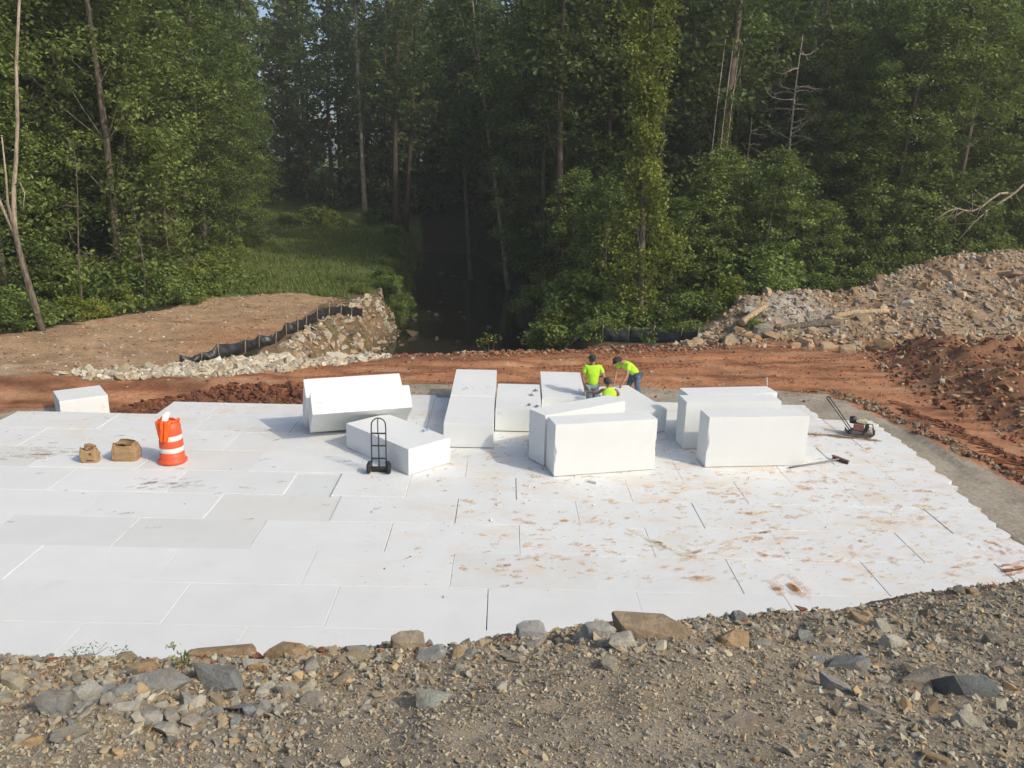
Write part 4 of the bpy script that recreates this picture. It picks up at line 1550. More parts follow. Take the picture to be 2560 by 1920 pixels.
person((2.22, 21.25, 0.0), dict(
    pelvis=(2.22, 21.25, .96), chest=(2.21, 21.28, 1.33), neck=(2.20, 21.30, 1.53), head=(2.19, 21.34, 1.66),
    sh_l=(2.01, 21.27, 1.45), el_l=(1.93, 21.20, 1.17), wr_l=(2.0, 21.27, .93),
    sh_r=(2.41, 21.27, 1.44), el_r=(2.52, 21.18, 1.19), wr_r=(2.46, 21.40, 1.16),
    hip_l=(2.14, 21.25, .90), kn_l=(2.15, 21.27, .5), an_l=(2.16, 21.22, .10), toe_l=(2.16, 21.38, .05),
    hip_r=(2.31, 21.25, .90), kn_r=(2.33, 21.28, .5), an_r=(2.33, 21.2, .10), toe_r=(2.36, 21.36, .05)),
    (0.15, 1, -.25), 'person in a lime T-shirt and light jeans standing with back turned, dark cap', LIME, JEAN, SKIN, 'capback', belt=True)

person((2.62, 20.45, 0.0), dict(
    pelvis=(2.60, 20.42, .52), chest=(2.60, 20.50, .90), neck=(2.585, 20.56, 1.10), head=(2.545, 20.62, 1.225),
    sh_l=(2.43, 20.54, 1.03), el_l=(2.30, 20.62, .90), wr_l=(2.08, 20.72, .90),
    sh_r=(2.77, 20.52, 1.03), el_r=(2.88, 20.72, .85), wr_r=(2.80, 20.92, .76),
    hip_l=(2.52, 20.42, .46), kn_l=(2.46, 20.74, .18), an_l=(2.50, 20.36, .10), toe_l=(2.50, 20.22, .06),
    hip_r=(2.68, 20.42, .46), kn_r=(2.66, 20.72, .18), an_r=(2.68, 20.34, .10), toe_r=(2.68, 20.2, .06)),
    (-0.75, .65, -.2), 'person in a sleeveless lime shirt kneeling between the blocks, arm stretched out', LIME, JEAN_D, SKIN_D, 'hair', sleeves=False)

person((3.70, 22.95, 0.0), dict(
    pelvis=(3.64, 22.86, .90), chest=(3.36, 22.66, 1.20), neck=(3.16, 22.54, 1.33), head=(3.04, 22.47, 1.39),
    sh_l=(3.36, 22.48, 1.26), el_l=(3.30, 22.30, .96), wr_l=(3.16, 22.20, .74),
    sh_r=(3.13, 22.76, 1.24), el_r=(3.02, 22.58, .96), wr_r=(2.96, 22.38, .74),
    hip_l=(3.68, 22.78, .86), kn_l=(3.70, 22.72, .46), an_l=(3.86, 22.86, .10), toe_l=(3.72, 22.76, .05),
    hip_r=(3.58, 22.94, .86), kn_r=(3.46, 22.96, .48), an_r=(3.55, 23.12, .10), toe_r=(3.42, 23.02, .05)),
    (-0.8, -.35, -.55), 'person in a lime T-shirt and dark jeans bending over a foam block, dark cap', LIME, JEAN_D, SKIN, 'cap')

# ------------------------------------------------------------------ silt fences
FABRIC, fnt, fb_ = new_mat('silt_fabric')
fgeo = N(fnt, 'ShaderNodeNewGeometry')
fn = noise(fnt, fgeo.outputs['Position'], 3.0, 5)
L(fnt, mixc(fnt, fn, (0.010, 0.011, 0.013), (0.035, 0.037, 0.042)), fb_.inputs['Base Color'])
fb_.inputs['Roughness'].default_value = 0.42
STAKE = plain('stake_wood', (0.30, 0.21, 0.125), 0.85, var=0.2)


def silt_fence(pts, label, seed, tall=None):
    r_ = empty('silt_fence', (pts[0][0], pts[0][1], gh(pts[0][0], pts[0][1])), 0, label, 'silt fence')
    O = r_.location.copy()
    rr = np.random.default_rng(seed)
    for i in range(len(pts)):
        x, y, h, lx = pts[i]
        z = gh(x, y)
        MB().tube([Vector((x, y, z - .3)) - O, Vector((x + lx, y, z + h + .10)) - O], [.024, .022], 6).build('stake', STAKE, r_)
    for i in range(len(pts) - 1):
        (x0, y0, h0, l0), (x1, y1, h1, l1) = pts[i], pts[i + 1]
        nu, nv = 12, 7
        V = []
        sag = rr.uniform(.04, .14); ph = rr.uniform(0, 6)
        for jv in range(nv):
            tv = jv / (nv - 1)
            for iu in range(nu):
                tu = iu / (nu - 1)
                x = x0 + (x1 - x0) * tu; y = y0 + (y1 - y0) * tu
                h = (h0 + (h1 - h0) * tu) - sag * math.sin(math.pi * tu)
                z = gh(x, y) - .05
                bulge = 0.10 * math.sin(math.pi * tu) * math.sin(math.pi * min(1, tv * 1.1)) + .025 * math.sin(tu * 14 + ph + tv * 4) * math.sin(math.pi * tu)
                V.append((x + (l0 + (l1 - l0) * tu) * tv + bulge * .8 - O.x, y - bulge - O.y - .02, z + (h + .05) * tv - O.z))
        F = [(j_ * nu + i_, j_ * nu + i_ + 1, (j_ + 1) * nu + i_ + 1, (j_ + 1) * nu + i_) for j_ in range(nv - 1) for i_ in range(nu - 1)]
        me = bpy.data.meshes.new('fabric'); me.from_pydata(V, [], F)
        me.polygons.foreach_set('use_smooth', [True] * len(F)); me.update()
        o = obj('fabric_panel', me, FABRIC, r_)
        o.modifiers.new('s', 'SOLIDIFY').thickness = .006
    return r_


silt_fence([(-11.40, 26.48, .32, .06), (-10.75, 26.78, .34, .05), (-10.25, 27.18, .56, -.05), (-9.76, 28.33, .50, .05), (-9.54, 29.26, .50, .05), (-9.11, 29.86, .50, .1), (-9.17, 31.62, .52, .02),
            (-8.89, 32.28, .54, .05), (-8.76, 33.13, .55, .06), (-8.56, 34.2, .55, .05), (-8.26, 35.16, .48, .06), (-7.95, 36.2, .50, .06), (-7.75, 37.6, .50, .04), (-7.5, 39.0, .5, .05)],
           'long black silt fence on wooden stakes along the edge of the bare field', 4)
silt_fence([(3.9, 34.2, .62, .0), (5.0, 34.0, .62, .02), (6.0, 33.7, .68, .05), (7.0, 33.0, .55, .1), (7.55, 32.4, .5, .1)],
           'short sagging black silt fence below the ivy tree on the right bank', 6)

# ------------------------------------------------------------------ riprap, bank rocks, rubble stones, clods
def scatter(poly, n, rng, edge=0.0):
    a = np.array(poly)
    out = []
    while sum(len(o) for o in out) < n:
        x = rng.uniform(a[:, 0].min(), a[:, 0].max(), n * 2); y = rng.uniform(a[:, 1].min(), a[:, 1].max(), n * 2)
        k = inpoly(x + fbm(x * 1.5, y * 1.5, 3, 3) * .35, y + fbm(x * 1.5, y * 1.5, 9, 3) * .35, poly)
        out.append(np.stack([x[k], y[k]], 1))
    return np.concatenate(out)[:n]


def stone_group(name, label, cat, poly, n_big, n_small, big, small, palette, seed, hf=ground_h, kind=None, extra=None, mul=1.0, part='rock', tilt=1.0):
    rr = np.random.default_rng(seed)
    a = np.array(poly)
    if label:
        root = empty(name, (0, 0, 0), 0, label, cat)
    else:
        root = ground
    if n_big:
        p = scatter(poly, n_big, rr)
        s = np.clip(rr.lognormal(np.log(big), 0.4, n_big), big * .5, big * 2.4)
        single_rocks(root, part, p, hf, s, pal(rr, palette, n_big, .2) * mul, rr, tilt=tilt)
    if n_small:
        p = scatter(poly, n_small, rr)
        s = np.clip(rr.lognormal(np.log(small), 0.45, n_small), small * .4, small * 2.6)
        z = hf(p[:, 0], p[:, 1]) + s * .12
        stone_field(part + '_rubble' if part == 'rock' else part + 's', STO, np.concatenate([p, z[:, None]], 1), s, pal(rr, palette, n_small, .2) * mul, rr, root)
    return root


RIP = RIPP
stone_group('riprap_band', 'band of pale broken limestone along the near end of the silt fence', 'riprap', RIP, 200, 4200, .24, .13, PAL_LIME, 101)
BANKP = [(-8.9, 29.0), (-8.7, 33.0), (-8.3, 36.0), (-8.0, 40.0), (-7.6, 44.5), (-5.8, 44.5), (-5.5, 40.5), (-5.3, 38.5), (-5.0, 33), (-5.4, 29.4)]
stone_group('creek_bank_rocks', 'pale rocks strewn down the left creek bank below the silt fence', 'rocks', BANKP, 150, 1300, .34, .15, np.concatenate([PAL_LIME * .85, PAL_RUB]), 102)
HEAP = [(7.0, 32.2), (9.5, 32.0), (14, 32.4), (18, 33.2), (22, 34), (27, 35.3), (29, 41.5), (26.3, 42.6), (23.1, 41.5), (19.7, 40.5), (17.1, 39), (15.8, 38.5), (12.4, 37.5), (10.3, 36.5), (9.2, 35.6), (7.2, 34)]
heap = stone_group('rubble_heap', 'large heap of broken rock and soil at right below the trees', 'rubble heap', HEAP, 270, 6000, .29, .10, PAL_RUB, 103, mul=1.1)
TROW = [(13.5, 30.2), (16, 30.8), (19, 32.0), (23, 33.0), (26, 34.2), (27, 36), (22, 34.6), (18, 33.6), (14, 32.6), (10, 32.3), (6.4, 31.8), (7, 31.2), (10, 31.6)]
stone_group('orange_rocks', 'row of orange and tan boulders along the foot of the rubble heap', 'rocks', TROW, 75, 500, .5, .14, PAL_TAN, 104)
SLABS = [(24.0, 39.0, 1.2), (21.0, 39.0, .8), (25.6, 39.5, 1.3), (16.8, 37.6, 1.1), (22.6, 37.2, .8), (15.1, 37.3, .7), (19.2, 37.6, .8), (11.4, 33.4, .8), (13.9, 34.2, 1.0), (16.0, 33.6, .9), (7.4, 31.7, 1.0), (20.5, 35.0, .9), (24.5, 36.5, 1.1)]
rr = np.random.default_rng(105)
single_rocks(heap, 'boulder', [(a, b_) for a, b_, c in SLABS], ground_h, [c * .68 for a, b_, c in SLABS], pal(rr, (PAL_TAN + PAL_RUB.mean(0)) * .52, len(SLABS), .1), rr, sink=.2, squash=.8)
MUD = [(-11.6, 21.7), (-6.0, 22.3), (-6.3, 24.0), (-8, 24.1), (-11.0, 23.2)]
stone_group('mud_clods', 'dark red-brown heap of broken clay clods behind the platform', 'clods', MUD, 150, 1900, .22, .11, PAL_CLOD, 106, part='clod')
MND = [(13.3, 18), (13.0, 22.3), (12.8, 24.2), (13.0, 27.7), (13.8, 30.6), (17, 31), (20, 30), (20, 20), (18, 16)]
stone_group('soil_mound_stones', 'stones and clods on the dark soil mound at the right edge', 'stones', MND, 90, 2400, .20, .10, np.concatenate([PAL_CLOD * 1.2, PAL_CLOD, PAL_TAN * .9]), 107, part='clod')
EDGE1 = [(8.8, 25.0), (10.2, 24.9), (10.7, 23.2), (11.0, 22.1), (11.3, 20.0), (11.6, 18.3), (12.0, 16.4), (12.5, 16.6), (12.0, 18.5), (11.7, 20.1), (11.5, 22.2), (11.2, 23.6), (10.6, 25.3)]
stone_group('clod_ridge', 'low ridge of dark clods between the sand strip and the haul road', 'clods', EDGE1, 60, 900, .13, .07, np.concatenate([PAL_CLOD, PAL_RUB * .8]), 108, part='clod')
EDGE2 = [(11.9, 23.5), (12.4, 21.5), (12.7, 19.5), (13.0, 17.4), (12.6, 17.6), (12.2, 19.5), (11.9, 21.6), (11.6, 23.3)]
stone_group('clod_windrow', 'windrow of dark clods down the middle of the haul road at right', 'clods', EDGE2, 40, 600, .13, .07, PAL_CLOD, 109, part='clod')
ROADE = [(-4.4, 28.2), (-1, 28.6), (2, 29.2), (6, 30.3), (8.6, 31.0), (8.6, 31.9), (6, 31.4), (2, 30.2), (-1, 29.4), (-4.4, 28.9)]
stone_group('road_edge_clods', 'crumbled red clay and stones along the far edge of the haul road', 'clods', ROADE, 70, 1300, .17, .08, np.concatenate([PAL_CLOD * 1.4, PAL_CLOD * 1.2, PAL_TAN * .8]), 110, part='clod')
# loose stones on the road and the field: too many and too small to tell apart
rr = np.random.default_rng(111)
n = 4000
p = np.stack([rr.uniform(-12, 14, n), rr.uniform(23.6, 31, n)], 1)
p = p[(p[:, 1] < road_far(p[:, 0]))]
s = np.clip(rr.lognormal(np.log(.035), .5, len(p)), .015, .14)
stone_field('road_stones', STO, np.concatenate([p, (ground_h(p[:, 0], p[:, 1]) + s * .1)[:, None]], 1), s, pal(rr, np.concatenate([PAL_CLOD * 1.3, PAL_TAN, PAL_CLOD, PAL_CLOD * 1.6]), len(p)), rr, ground)
# cleat marks left by tracked machines, and broken sticks strewn over the field
cl_ = MB()
for off in (0.9, 1.3, 2.7, 3.1):
    for xx in np.arange(-6.5, 12.5, .20):
        if vnoise(np.array([xx * .35]), np.array([off * 3.0]), 66)[0] < .5: continue
        yy = float(road_far(np.array([xx]))[0]) - off + .1 * math.sin(xx * .7)
        cl_.box((xx, yy, gh(xx, yy) + .004), (.34, .055, .05), Matrix.Rotation(rr.normal(.75, .12), 3, 'Z') @ Matrix.Rotation(rr.normal(0, .1), 3, 'X'))
for k in range(90):
    yy = rr.uniform(15.5, 24); xx = 11.9 + (24 - yy) * .06 + rr.normal(0, .12)
    cl_.box((xx, yy, gh(xx, yy) + .004), (.34, .055, .05), Matrix.Rotation(rr.normal(-.5, .15), 3, 'Z'))
V_ = np.array([v[:] for v in cl_.v]); F_ = np.array(cl_.f)
tag(obj('cleat_marks', mesh_np('cleat_marks', V_, F_, False, np.tile(np.array([(0.25, 0.11, 0.055)]), (len(V_), 1))), M['stones'], ground), kind='stuff')
st_ = MB()
for x_, y_ in scatter(FIELD[2:], 150, rr):
    a = rr.normal(0.1, .6); ln = rr.uniform(.12, .55); z_ = gh(x_, y_) + .02
    st_.tube([(x_, y_, z_), (x_ + ln * math.cos(a), y_ + ln * math.sin(a), z_ + rr.uniform(0, .03))], [.018, .008], 4)
tag(st_.build('broken_sticks', M['wood'], ground), kind='stuff')

p = scatter(FIELD[2:], 2600, rr)
s = np.clip(rr.lognormal(np.log(.045), .5, len(p)), .02, .2)
stone_field('field_stones', STO, np.concatenate([p, (ground_h(p[:, 0], p[:, 1]) + s * .05)[:, None]], 1), s, pal(rr, np.concatenate([PAL_RUB, PAL_LIME * .9, PAL_CLOD * 1.5]), len(p)), rr, ground)
p = scatter([(-13.2, 21.4), (-12, 21.9), (-9.6, 21), (-5.6, 22.2), (-5.0, 24.6), (-7, 24.2), (-10, 23.6)], 300, rr)
s = np.clip(rr.lognormal(np.log(.05), .5, len(p)), .02, .2)
stone_field('sand_stones', STO, np.concatenate([p, (ground_h(p[:, 0], p[:, 1]) + s * .05)[:, None]], 1), s, pal(rr, PAL_LIME * .9, len(p)), rr, ground)
# stones in the creek
p = np.stack([rr.uniform(-6.5, 1.2, 60), rr.uniform(40, 70, 60)], 1)
s = np.clip(rr.lognormal(np.log(.25), .5, len(p)), .1, .9)
stone_field('creek_stones', STO, np.concatenate([p, (WATER_Z + s * 0 - .03 + rr.uniform(-.1, .06, len(p)))[:, None]], 1), s, pal(rr, PAL_RUB * .35, len(p)), rr, ground)


# ------------------------------------------------------------------ logs and timber on the heap
def log(name, a, b_, r0, r1, label, cat, mat='wood', bend=.05, lift=.1):
    za, zb = gh(*a) + lift, gh(*b_) + lift
    A = Vector((*a, za)); Bv = Vector((*b_, zb))
    pts = []; rad = []
    for k in range(9):
        t = k / 8
        p_ = A.lerp(Bv, t) + Vector((0, 0, bend * math.sin(math.pi * t)))
        g_ = gh(p_.x, p_.y) + r0 * .3
        p_.z = max(p_.z, g_)
        pts.append(p_ - A); rad.append(r0 + (r1 - r0) * t + .012 * math.sin(k * 2.1))
    o = MB().tube(pts, rad, 9).build(name, M[mat], None, A)
    return tag(o, label, cat)


log('log', (13.9, 34.4), (16.7, 35.4), .13, .11, 'long barkless pale log lying across the rubble heap', 'log', lift=.12)
log('log', (11.2, 33.3), (14.0, 34.0), .10, .20, 'dark rotten log half buried in the front of the rubble heap', 'log', 'bark', lift=.05)
log('plank', (9.6, 33.2), (11.0, 34.6), .16, .10, 'pale split timber leaning on the left end of the rubble heap', 'timber', lift=.35)
log('fallen_trunk', (0.9, 34.8), (5.4, 37.2), .14, .10, 'grey fallen trunk on the right creek bank', 'trunk', 'bark_pale', lift=.35)
log('branch', (-1.6, 30.6), (1.2, 33.2), .06, .04, 'bare branch reaching over the near end of the creek', 'branch', 'wood', lift=.5)

# ------------------------------------------------------------------ vegetation
def leaf_mesh(name, Cn, size, rng, val, up_bias=0.6, width=0.62, droop=0.0):
    n = len(Cn)
    nr = rng.normal(size=(n, 3)) * 0.75
    nr[:, 2] = np.abs(nr[:, 2]) + up_bias
    nr /= np.linalg.norm(nr, axis=1)[:, None]
    d = rng.normal(size=(n, 3)); d[:, 2] -= droop
    d -= nr * np.sum(d * nr, 1)[:, None]
    d /= np.linalg.norm(d, axis=1)[:, None]
    w = np.cross(nr, d)
    s = size[:, None]
    V = np.stack([Cn - d * s * .5, Cn + w * s * width * .5 + nr * s * .06, Cn + d * s * .5 - nr * s * .10, Cn - w * s * width * .5 + nr * s * .06], 1).reshape(-1, 3)
    i = np.arange(n) * 4
    F = np.concatenate([np.stack([i, i + 1, i + 2], 1), np.stack([i, i + 2, i + 3], 1)])
    return mesh_np(name, V, F, False, None, np.repeat(val, 4))


def cluster_points(cc, cr, k, rng, flat=0.55):
    """k leaves round each cluster centre"""
    n = len(cc)
    p = rng.normal(size=(n, k, 3))
    p /= np.linalg.norm(p, axis=2)[..., None]
    p *= (rng.uniform(0, 1, (n, k, 1)) ** 0.45) * cr[:, None, None]
    p[..., 2] *= flat
    val = np.clip(0.42 + rng.normal(0, .16, (n, k)) + rng.normal(0, .22, (n, 1)), 0, 1)
    return (cc[:, None, :] + p).reshape(-1, 3), val.ravel()


def crown_clusters(rng, n, z0, z1, R, shape, shell=0.55):
    t = rng.uniform(0, 1, n) ** 0.9
    z = z0 + (z1 - z0) * t
    rad = R * shape(t) * (shell + (1 - shell) * rng.uniform(0, 1, n)) * rng.choice([1, 1, 1, .55], n)
    a = rng.uniform(0, 2 * np.pi, n)
    lob = 1 + 0.22 * np.sin(a * 3 + z * .7) + .12 * np.sin(a * 5 - z * 1.3)
    return np.stack([rad * lob * np.cos(a), rad * lob * np.sin(a), z], 1)


def trunk_path(rng, h, wob, lean=(0, 0), n=10):
    pts = []; ph = rng.uniform(0, 6, 2)
    for k in range(n):
        t = k / (n - 1)
        pts.append(Vector((lean[0] * t + wob * math.sin(t * 4 + ph[0]) * t, lean[1] * t + wob * math.sin(t * 3 + ph[1]) * t, h * t - .3 * (1 - t))))
    return pts


def build_tree(name, rng, h, r0, z0, R, shape, ncl, k, cr, ls, leafm, barkm, lean=(0, 0), limbs=8, wob=.25, flat=.55, shell=.5, up_bias=.6, droop=0.0):
    root = empty(name)
    path = trunk_path(rng, h, wob, lean)
    mb = MB().tube(path, [r0 * (1 - .8 * (i / 9)) * (1.25 if i == 0 else 1) for i in range(10)], 9)
    cl = crown_clusters(rng, ncl, z0, h * 1.02, R, shape, shell)
    tt = cl[:, 2] / h
    cl[:, 0] += np.interp(tt, np.linspace(0, 1, 10), [p.x for p in path]); cl[:, 1] += np.interp(tt, np.linspace(0, 1, 10), [p.y for p in path])
    pick = rng.choice(len(cl), min(limbs, len(cl)), replace=False)
    for q in pick:
        c = Vector(cl[q])
        i = int(np.clip((c.z * .82) / h * 9, 1, 8))
        a = path[i]
        m_ = a.lerp(c, .5) + Vector((0, 0, -.12 * (c - a).length * .3))
        mb.tube([a, m_, c], [r0 * .3 * (1 - i / 14), r0 * .18 * (1 - i / 14), .015], 5, cap=False)
    mb.build('trunk', M[barkm], root)
    crs = rng.uniform(.7, 1.3, ncl) * cr
    P_, val = cluster_points(cl, crs, k, rng, flat)
    me = leaf_mesh('crown', P_, rng.uniform(.75, 1.3, len(P_)) * ls, rng, val, up_bias, droop=droop)
    obj('crown', me, M[leafm], root)
    return root


rt_ = np.random.default_rng(200)
full = lambda t: np.clip(.55 + .6 * np.sin(np.pi * np.clip(t * .85 + .1, 0, 1)), 0, 1.1) * (1 - .75 * np.clip((t - .75) / .25, 0, 1))
high = lambda t: np.sin(np.pi * np.clip(.12 + t * .82, 0, 1)) ** .7
cone = lambda t: (1 - t) ** .8 * .95 + .08
col_ = lambda t: .75 + .25 * np.sin(t * 9) - .35 * t
PROTO = {}
PROTO['edge'] = [build_tree('broadleaf_tree', rt_, 17 + i * 1.5, .20, .6, 3.5, full, 320, 72, .80, .215, 'leaf_mid', 'bark', limbs=16, wob=.4) for i in range(3)]
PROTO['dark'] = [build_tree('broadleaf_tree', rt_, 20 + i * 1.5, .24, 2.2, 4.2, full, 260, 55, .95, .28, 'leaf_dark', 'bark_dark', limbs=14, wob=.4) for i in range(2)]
PROTO['cedar'] = [build_tree('cedar_tree', rt_, 10.5, .15, .5, 2.3, cone, 260, 46, .5, .20, 'leaf_olive', 'bark', limbs=20, wob=.1, flat=.7)]
PROTO['young'] = [build_tree('young_tree', rt_, 6.5 + i, .07, 1.0, 1.9, full, 120, 46, .52, .185, 'leaf_mid', 'bark', limbs=14, wob=.3) for i in range(2)]
PROTO['shrub'] = []
for i in range(4):
    r_ = empty('shrub')
    nc = 46
    cl = rt_.normal(size=(nc, 3)); cl /= np.linalg.norm(cl, axis=1)[:, None]
    cl *= rt_.uniform(.55, 1, (nc, 1)) * np.array([1.35, 1.35, 1.25]); cl[:, 2] = np.abs(cl[:, 2]) + .15
    P_, val = cluster_points(cl, rt_.uniform(.28, .5, nc), 56, rt_, .7)
    obj('foliage', leaf_mesh('foliage', P_, rt_.uniform(.7, 1.3, len(P_)) * .155, rt_, val), M['leaf_mid' if i != 3 else 'leaf_bright'], r_)
    mb = MB()
    for q in range(6):
        c = Vector(cl[q])
        mb.tube([(0.05 * q - .12, .03 * q - .08, -.2), (c.x * .5, c.y * .5, c.z * .55), tuple(c)], [.03, .02, .008], 5, cap=False)
    mb.build('stems', M['bark'], r_)
    PROTO['shrub'].append(r_)
used = set()


def plant(kind, x, y, label, cat, group, s=1.0, var=None, z=None, sz=None, name=None):
    lst = PROTO[kind]
    i = int(rt_.integers(0, len(lst))) if var is None else var
    p = lst[i]
    if (kind, i) in used: o = copy_tree(p)
    else: o = p; used.add((kind, i))
    o.location = (x, y, gh(x, y) - .05 if z is None else z)
    o.rotation_euler = (0, 0, rt_.uniform(0, 6.28))
    q = s * rt_.uniform(.9, 1.1)
    o.scale = (q, q, q * (sz or rt_.uniform(.92, 1.08)))
    if name: o.name = name
    tag(o, label, cat, group)
    return o


def poisson(poly, dmin, tries, rng, have=()):
    a = np.array(poly)
    pts = list(have); new = []
    for _ in range(tries):
        x = rng.uniform(a[:, 0].min(), a[:, 0].max()); y = rng.uniform(a[:, 1].min(), a[:, 1].max())
        if not inpoly(np.array([x]), np.array([y]), poly)[0]: continue
        if all((x - u) ** 2 + (y - v) ** 2 > dmin * dmin for u, v in pts):
            pts.append((x, y)); new.append((x, y))
    return new


GL = ('leafy tree in the dense wood left of the bare field', 'tree', 'trees of the left wood')
GR = ('leafy tree in the wood behind the rubble heap', 'tree', 'trees of the right wood')
# left wood
LW1 = [(-34, 31), (-21.5, 31.8), (-19.6, 35), (-18.2, 38), (-17.2, 41.2), (-19.0, 47), (-21.2, 61), (-24, 76), (-30, 80), (-38, 60)]
pts = poisson(LW1, 3.0, 900, rt_)
for x, y in pts:
    inner = inpoly(np.array([x + 3.5]), np.array([y - 2.0]), LW1)[0]
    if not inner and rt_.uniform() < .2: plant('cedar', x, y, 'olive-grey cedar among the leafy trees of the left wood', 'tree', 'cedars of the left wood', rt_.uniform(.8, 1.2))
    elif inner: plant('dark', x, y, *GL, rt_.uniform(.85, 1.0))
    else: plant('edge', x, y, *GL, rt_.uniform(.8, 1.1))
# the deep, shaded wood reads as one mass
def woodland(name, label, pts, ncl, k, hgt, z0, R, ls, mat, rng):
    CC_, TT = [], MB()
    for x, y in pts:
        g_ = gh(x, y)
        h = hgt * rng.uniform(.85, 1.1)
        c = crown_clusters(rng, ncl, z0, h, R, full, .45)
        c[:, 0] += x; c[:, 1] += y; c[:, 2] += g_
        CC_.append(c)
        TT.tube([(x, y, g_ - .3), (x + rng.normal(0, .2), y, g_ + h * .5), (x + rng.normal(0, .4), y, g_ + h * .95)], [.24, .16, .04], 6, cap=False)
    c = np.concatenate(CC_)
    P_, val = cluster_points(c, rng.uniform(.8, 1.5, len(c)), k, rng, .6)
    o = obj(name, leaf_mesh(name, P_, rng.uniform(.75, 1.3, len(P_)) * ls, rng, val), M[mat])
    tag(o, label, 'wood', kind='stuff')
    t = TT.build('trunks', M['bark_dark'], o)
    tag(t, kind='stuff')


CW = [(-36, 84), (-12, 86), (-8.5, 88), (0, 84), (2, 72), (6, 66), (14, 66), (34, 75), (34, 118), (-46, 118)]
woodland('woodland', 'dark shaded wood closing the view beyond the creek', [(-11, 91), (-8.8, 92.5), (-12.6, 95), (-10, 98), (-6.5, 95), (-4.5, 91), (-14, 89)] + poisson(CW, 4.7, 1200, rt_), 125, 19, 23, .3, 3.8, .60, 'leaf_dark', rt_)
# right wood
RW = [(1.8, 47), (4.6, 41), (8.6, 39.6), (10.5, 39.5), (13, 41), (17, 42.6), (21, 44.5), (28, 46.5), (40, 48), (46, 66), (20, 72), (3.5, 70), (1.2, 58)]
fixed = [(6.0, 37.0), (11.7, 48.5), (11.5, 45), (2.7, 48), (12.3, 45), (15.2, 47), (15.0, 44), (20.5, 57)]
deep = []
for x, y in poisson(RW, 3.3, 1100, rt_, fixed):
    inner = inpoly(np.array([x - .5]), np.array([y - 6.0]), RW)[0]
    if inner: deep.append((x, y))
    elif x < 13 and y < 46: plant('young', x, y, 'slender young tree at the front of the right wood', 'tree', 'young trees of the right wood', rt_.uniform(.7, 1.0))
    elif x < 18 and y < 47 and rt_.uniform() < .55: plant('young', x, y, 'slender young tree at the front of the right wood', 'tree', 'young trees of the right wood', rt_.uniform(.8, 1.2))
    else: plant('edge', x, y, *GR, rt_.uniform(.8, 1.05))
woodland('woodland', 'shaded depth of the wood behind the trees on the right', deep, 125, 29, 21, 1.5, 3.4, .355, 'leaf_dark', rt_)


def tall_trunk(x, y, h, r, lean, label, bark='bark', ivy=False, crown_z=10):
    rr = np.random.default_rng(int(abs(x * 31 + y * 17)))
    t = build_tree('tall_tree', rr, h, r, crown_z, 3.6, high, 120, 36, 1.0, .34, 'leaf_dark', bark, lean=lean, limbs=8, wob=.22)
    t.location = (x, y, gh(x, y) - .1)
    tag(t, label, 'tree')
    if ivy:
        n = 2600
        z = rr.uniform(.2, 9.5, n); a = rr.uniform(-2.6, .6, n)
        rad = r * (1 - .75 * z / h) + rr.uniform(.02, .22, n)
        px = lean[0] * z / h + rad * np.cos(a); py = lean[1] * z / h + rad * np.sin(a)
        obj('ivy', leaf_mesh('ivy', np.stack([px, py, z], 1), rr.uniform(.1, .2, n), rr, np.clip(rr.normal(.5, .2, n), 0, 1), .2), M['leaf_bright'], t)
    return t


tall_trunk(2.7, 48.5, 22, .27, (-.5, 0), 'tall dark straight trunk rising from the right creek bank', 'bark_dark')
tall_trunk(11.7, 48.5, 22, .42, (.3, 0), 'thick trunk with ivy climbing one side, behind the rubble heap', 'bark', True)
tall_trunk(-3.6, 66, 22, .22, (-1.6, 0), 'grey trunk leaning slightly left beyond the creek bend', 'bark')
tall_trunk(-.4, 61, 21, .20, (-3.0, 0), 'pale thin trunk leaning left over the creek', 'bark_pale')
tall_trunk(1.0, 59, 21, .19, (.2, 0), 'slim upright trunk close right of the leaning pale trunk', 'bark')
tall_trunk(-11.9, 80, 25, .34, (.5, 0), 'left trunk of the dark pair at the far end of the creek', 'bark_dark')
tall_trunk(-11.0, 80.5, 25, .30, (1.6, 0), 'right, leaning trunk of the dark pair at the far end of the creek', 'bark_dark')
tall_trunk(-15.6, 84, 25, .28, (-.4, 0), 'pale trunk at the far left of the shaded wood', 'bark_pale')
tall_trunk(20.5, 57, 23, .38, (.8, 0), 'thick grey trunk deep in the right wood above the rubble heap', 'bark')
tall_trunk(8.2, 52, 22, .22, (.3, 0), 'straight grey trunk behind the ivy-clad tree', 'bark')

# the tall bright tree wrapped in leaves on the right bank
rr = np.random.default_rng(301)
iv = build_tree('ivy_clad_tree', rr, 15.5, .18, .8, 1.8, col_, 210, 58, .55, .185, 'leaf_bright', 'bark', lean=(-.3, 0), limbs=22, wob=.25, flat=.8, shell=.35, up_bias=.35, droop=.8)
iv.location = (5.9, 37.0, gh(5.9, 37.0) - .1)
tag(iv, 'tall narrow sunlit tree clad in yellow-green leaves on the right bank', 'tree')


